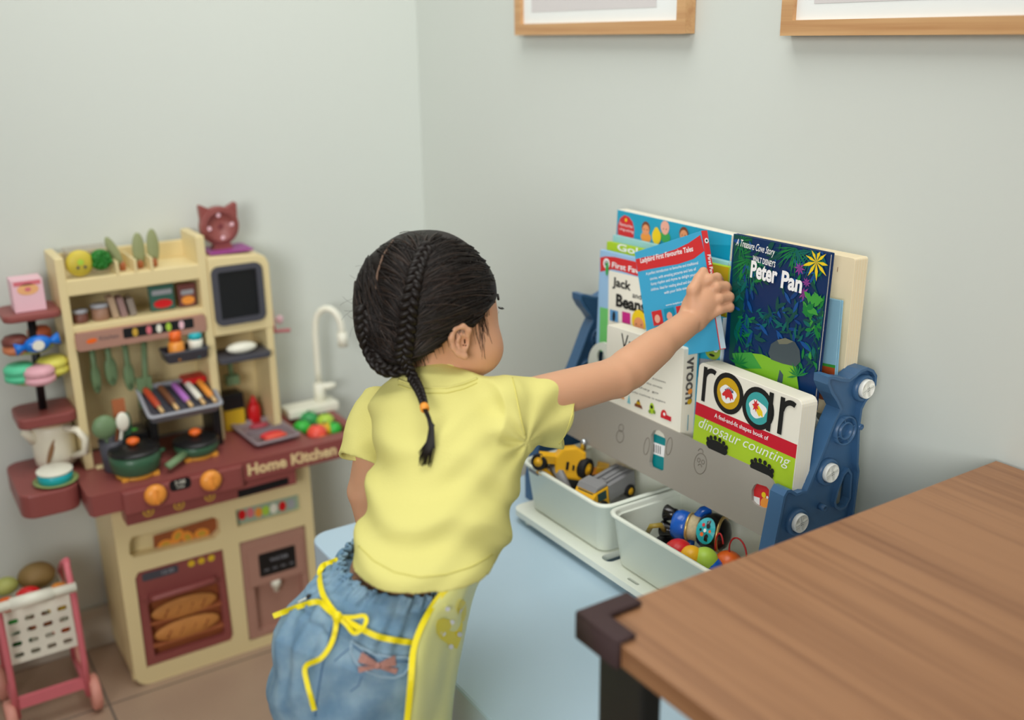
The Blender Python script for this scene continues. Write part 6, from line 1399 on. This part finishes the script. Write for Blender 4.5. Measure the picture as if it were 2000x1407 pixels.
# flyaway hairs
for k in range(60):
    a = random.uniform(PI*.45, PI*1.15); px_, py_ = 835+132*math.cos(a), 600-132*math.sin(a); h = None; q = 0
    while h is None and q < 30: h = hp(px_+(835-px_)*q*.03, py_+(600-py_)*q*.03); q += 1
    if h is None: continue
    o = (h-c0).normalized(); tg = Vector((nR*random.uniform(-1, 1)+nU*random.uniform(-1, .6)).tolist()); L_ = random.uniform(.008, .022)
    st.tube([h, h+o*L_*.3+tg*L_*.4, h+o*L_*.45+tg*L_*.9, h+o*L_*.4+tg*L_*1.3], .00014, hairm, 3)
st.build('hair_strands', hair_o, 'combed strands')
def braid(name, pts, r0, r1, m, par, seg=.011, amp=.9):
    P_ = []
    for i in range(len(pts)-1):
        p0, p1, p2, p3 = pts[max(i-1, 0)], pts[i], pts[i+1], pts[min(i+2, len(pts)-1)]
        for k in range(8): u = k/8; P_.append(.5*((2*p1)+(-p0+p2)*u+(2*p0-5*p1+4*p2-p3)*u*u+(-p0+3*p1-3*p2+p3)*u**3))
    P_.append(pts[-1]); Ls = [0]
    for i in range(1, len(P_)): Ls.append(Ls[-1]+(P_[i]-P_[i-1]).length)
    T = Ls[-1]; mb = MB(); N = max(24, int(T/.0022))
    for ph in range(3):
        tr = []
        for i in range(N+1):
            s_ = T*i/N; j = max(k for k in range(len(Ls)) if Ls[k] <= s_+1e-9); j = min(j, len(P_)-2); u = (s_-Ls[j])/max(1e-9, Ls[j+1]-Ls[j]); p = P_[j].lerp(P_[j+1], u); t = (P_[j+1]-P_[j]).normalized()
            nn = -cF; nn = (nn-t*nn.dot(t)).normalized(); ww = t.cross(nn); r = r0+(r1-r0)*i/N; w = 2*PI*(s_/(seg*3)+ph/3)
            tr.append(p+ww*r*amp*math.sin(w)+nn*r*.4*math.sin(2*w))
        mb.tube(tr, lambda u: (r0+(r1-r0)*u)*.62, m, 8)
    return mb.build(name, par)
braid('french_braid', [b-cF*.0015 for b in br3], .0062, .0082, hairm, hair_o, seg=.0100)
dl_ = DS*1.135
dtail = {}
def dep(x, y):
    h = cast(shirt_b, x, y, 0); return (h-Vector((0, 0, CAMH))).dot(cF) if h else None
dA = min(d for d in [dep(x, 745) for x in (790, 800, 810, 820)] if d)-.008; dB = min(d for d in [dep(x, y) for x in (825, 835, 845) for y in (800, 840, 880, 910)] if d)-.004
def DB(x, y): u = min(1, max(0, (y-740)/70)); return atd(x, y, dA*(1-u)+dB*u)
pb = [br3[-1]-cF*.002, atd(800, 722, DB(808, 745).dot(cF)+CAMH*0+0) if False else cast(hair_b, 790, 700, .006) or br3[-1], DB(806, 738), DB(818, 760), DB(826, 782), DB(829, 796)]
hb_ = braid('hanging_braid', pb, .0060, .0032, hairm, hair_o, seg=.0075)
tm = MB(); tm.tube([DB(828, 793), DB(830, 800)], .0052, mat('orange_elastic', (250, 150, 50), .5), 12); tm.build('hair_tie', hair_o, 'orange hair tie')
tl = MB()
for k in range(70):
    e = DB(828+random.uniform(-11, 14), 880+random.uniform(0, 34)); md = DB(843+random.uniform(-5, 5), 838+random.uniform(-8, 8)); s0 = DB(830+random.uniform(-3, 3), 800); mm = DB(838+random.uniform(-3, 3), 818)
    tl.tube([s0, mm, md, md.lerp(e, .5)+Vector((nR*.003).tolist()), e], lambda u: .0013*(1-.75*u), hairm, 4)
tl.build('braid_tail', hair_o, 'loose end of the braid')
lb = [hp(x, y) for x, y in ((712, 600), (712, 640), (722, 680))]; lb = [b-cF*.002 for b in lb if b]+[DB(738, 712), DB(752, 722)]
braid('left_braid', lb, .0085, .006, hairm, hair_o, seg=.010)
lb = [DB(745, 720), DB(765, 726), DB(785, 722), DB(800, 712)]; braid('crossing_braid', lb, .006, .005, hairm, hair_o, seg=.010)
pt = MB(); pl_ = [(768, 470), (748, 500), (737, 535), (733, 575), (736, 620), (742, 660)]; ray_line(pt, hair_b, pl_[:4], .0014, mat('scalp', (112, 88, 72), .6, .3, gain=1.0), .0022); pt.build('parting', hair_o, 'pale parting line')
# face details on the far side of the head
for s in (-1, 1):
    e = MB(); e.ell(tuple(HL(.0715, s*.027, .001)), (.0095, .0095, .0095), mat('eye_white', (240, 238, 232), .2, .6, .01)); eo_ = e.build('eye', child, 'eye')
    e = MB(); e.ell(tuple(HL(.0785, s*.0272, .000)), (.0035, .0042, .0042), inkb); e.build('iris', eo_, 'dark iris')
    lash = MB()
    for k in range(9):
        a = (k-4)*.0022; p = Vector(HL(.0800-abs(a)*.4, s*.027+a, .0055).tolist()); lash.tube([p, p+Vector((hf*.004+hl*s*.001+hu*-.001).tolist()), p+Vector((hf*.007+hl*s*.0015).tolist())], .0003, inkb, 4)
    lash.build('eyelashes', eo_, 'dark lashes')
    bw = MB(); bw.tube([HL(.0815, s*.012, .018).tolist(), HL(.079, s*.026, .021).tolist(), HL(.071, s*.040, .018).tolist()], .0016, hairm, 6); bw.build('eyebrow', child, 'dark eyebrow')
mb = MB(); mb.ell(tuple(HL(.0915, 0, -.0495)), (.0035, .012, .0045), mat('lip_rose', (196, 110, 104), .45, .4)); mb.build('lips', child, 'lips')
nm = mat('nail_pink', (226, 150, 140), .3, .5)
# ---- step stool under the child's feet (just below the picture)
bw_ = wood('birch_stool_wood', (214, 184, 140), (190, 156, 110), 0, .8, .5)
sc_ = ((ankR+ankL)/2); stl = thing('step_stool', (float(sc_[0])+.02, float(sc_[1]), 0), 'low birch step stool under the child, below the edge of the picture', 'stool')
MB().box(sc_[0]-.10, sc_[1]-.13, STZ-.021, sc_[0]+.15, sc_[1]+.13, STZ-.002, bw_).build('stool_top', stl, bevel=.003)
for x in (sc_[0]-.08, sc_[0]+.11):
    for y in (sc_[1]-.11, sc_[1]+.09): MB().box(x, y, 0, x+.022, y+.022, STZ-.021, bw_).build('leg', stl)
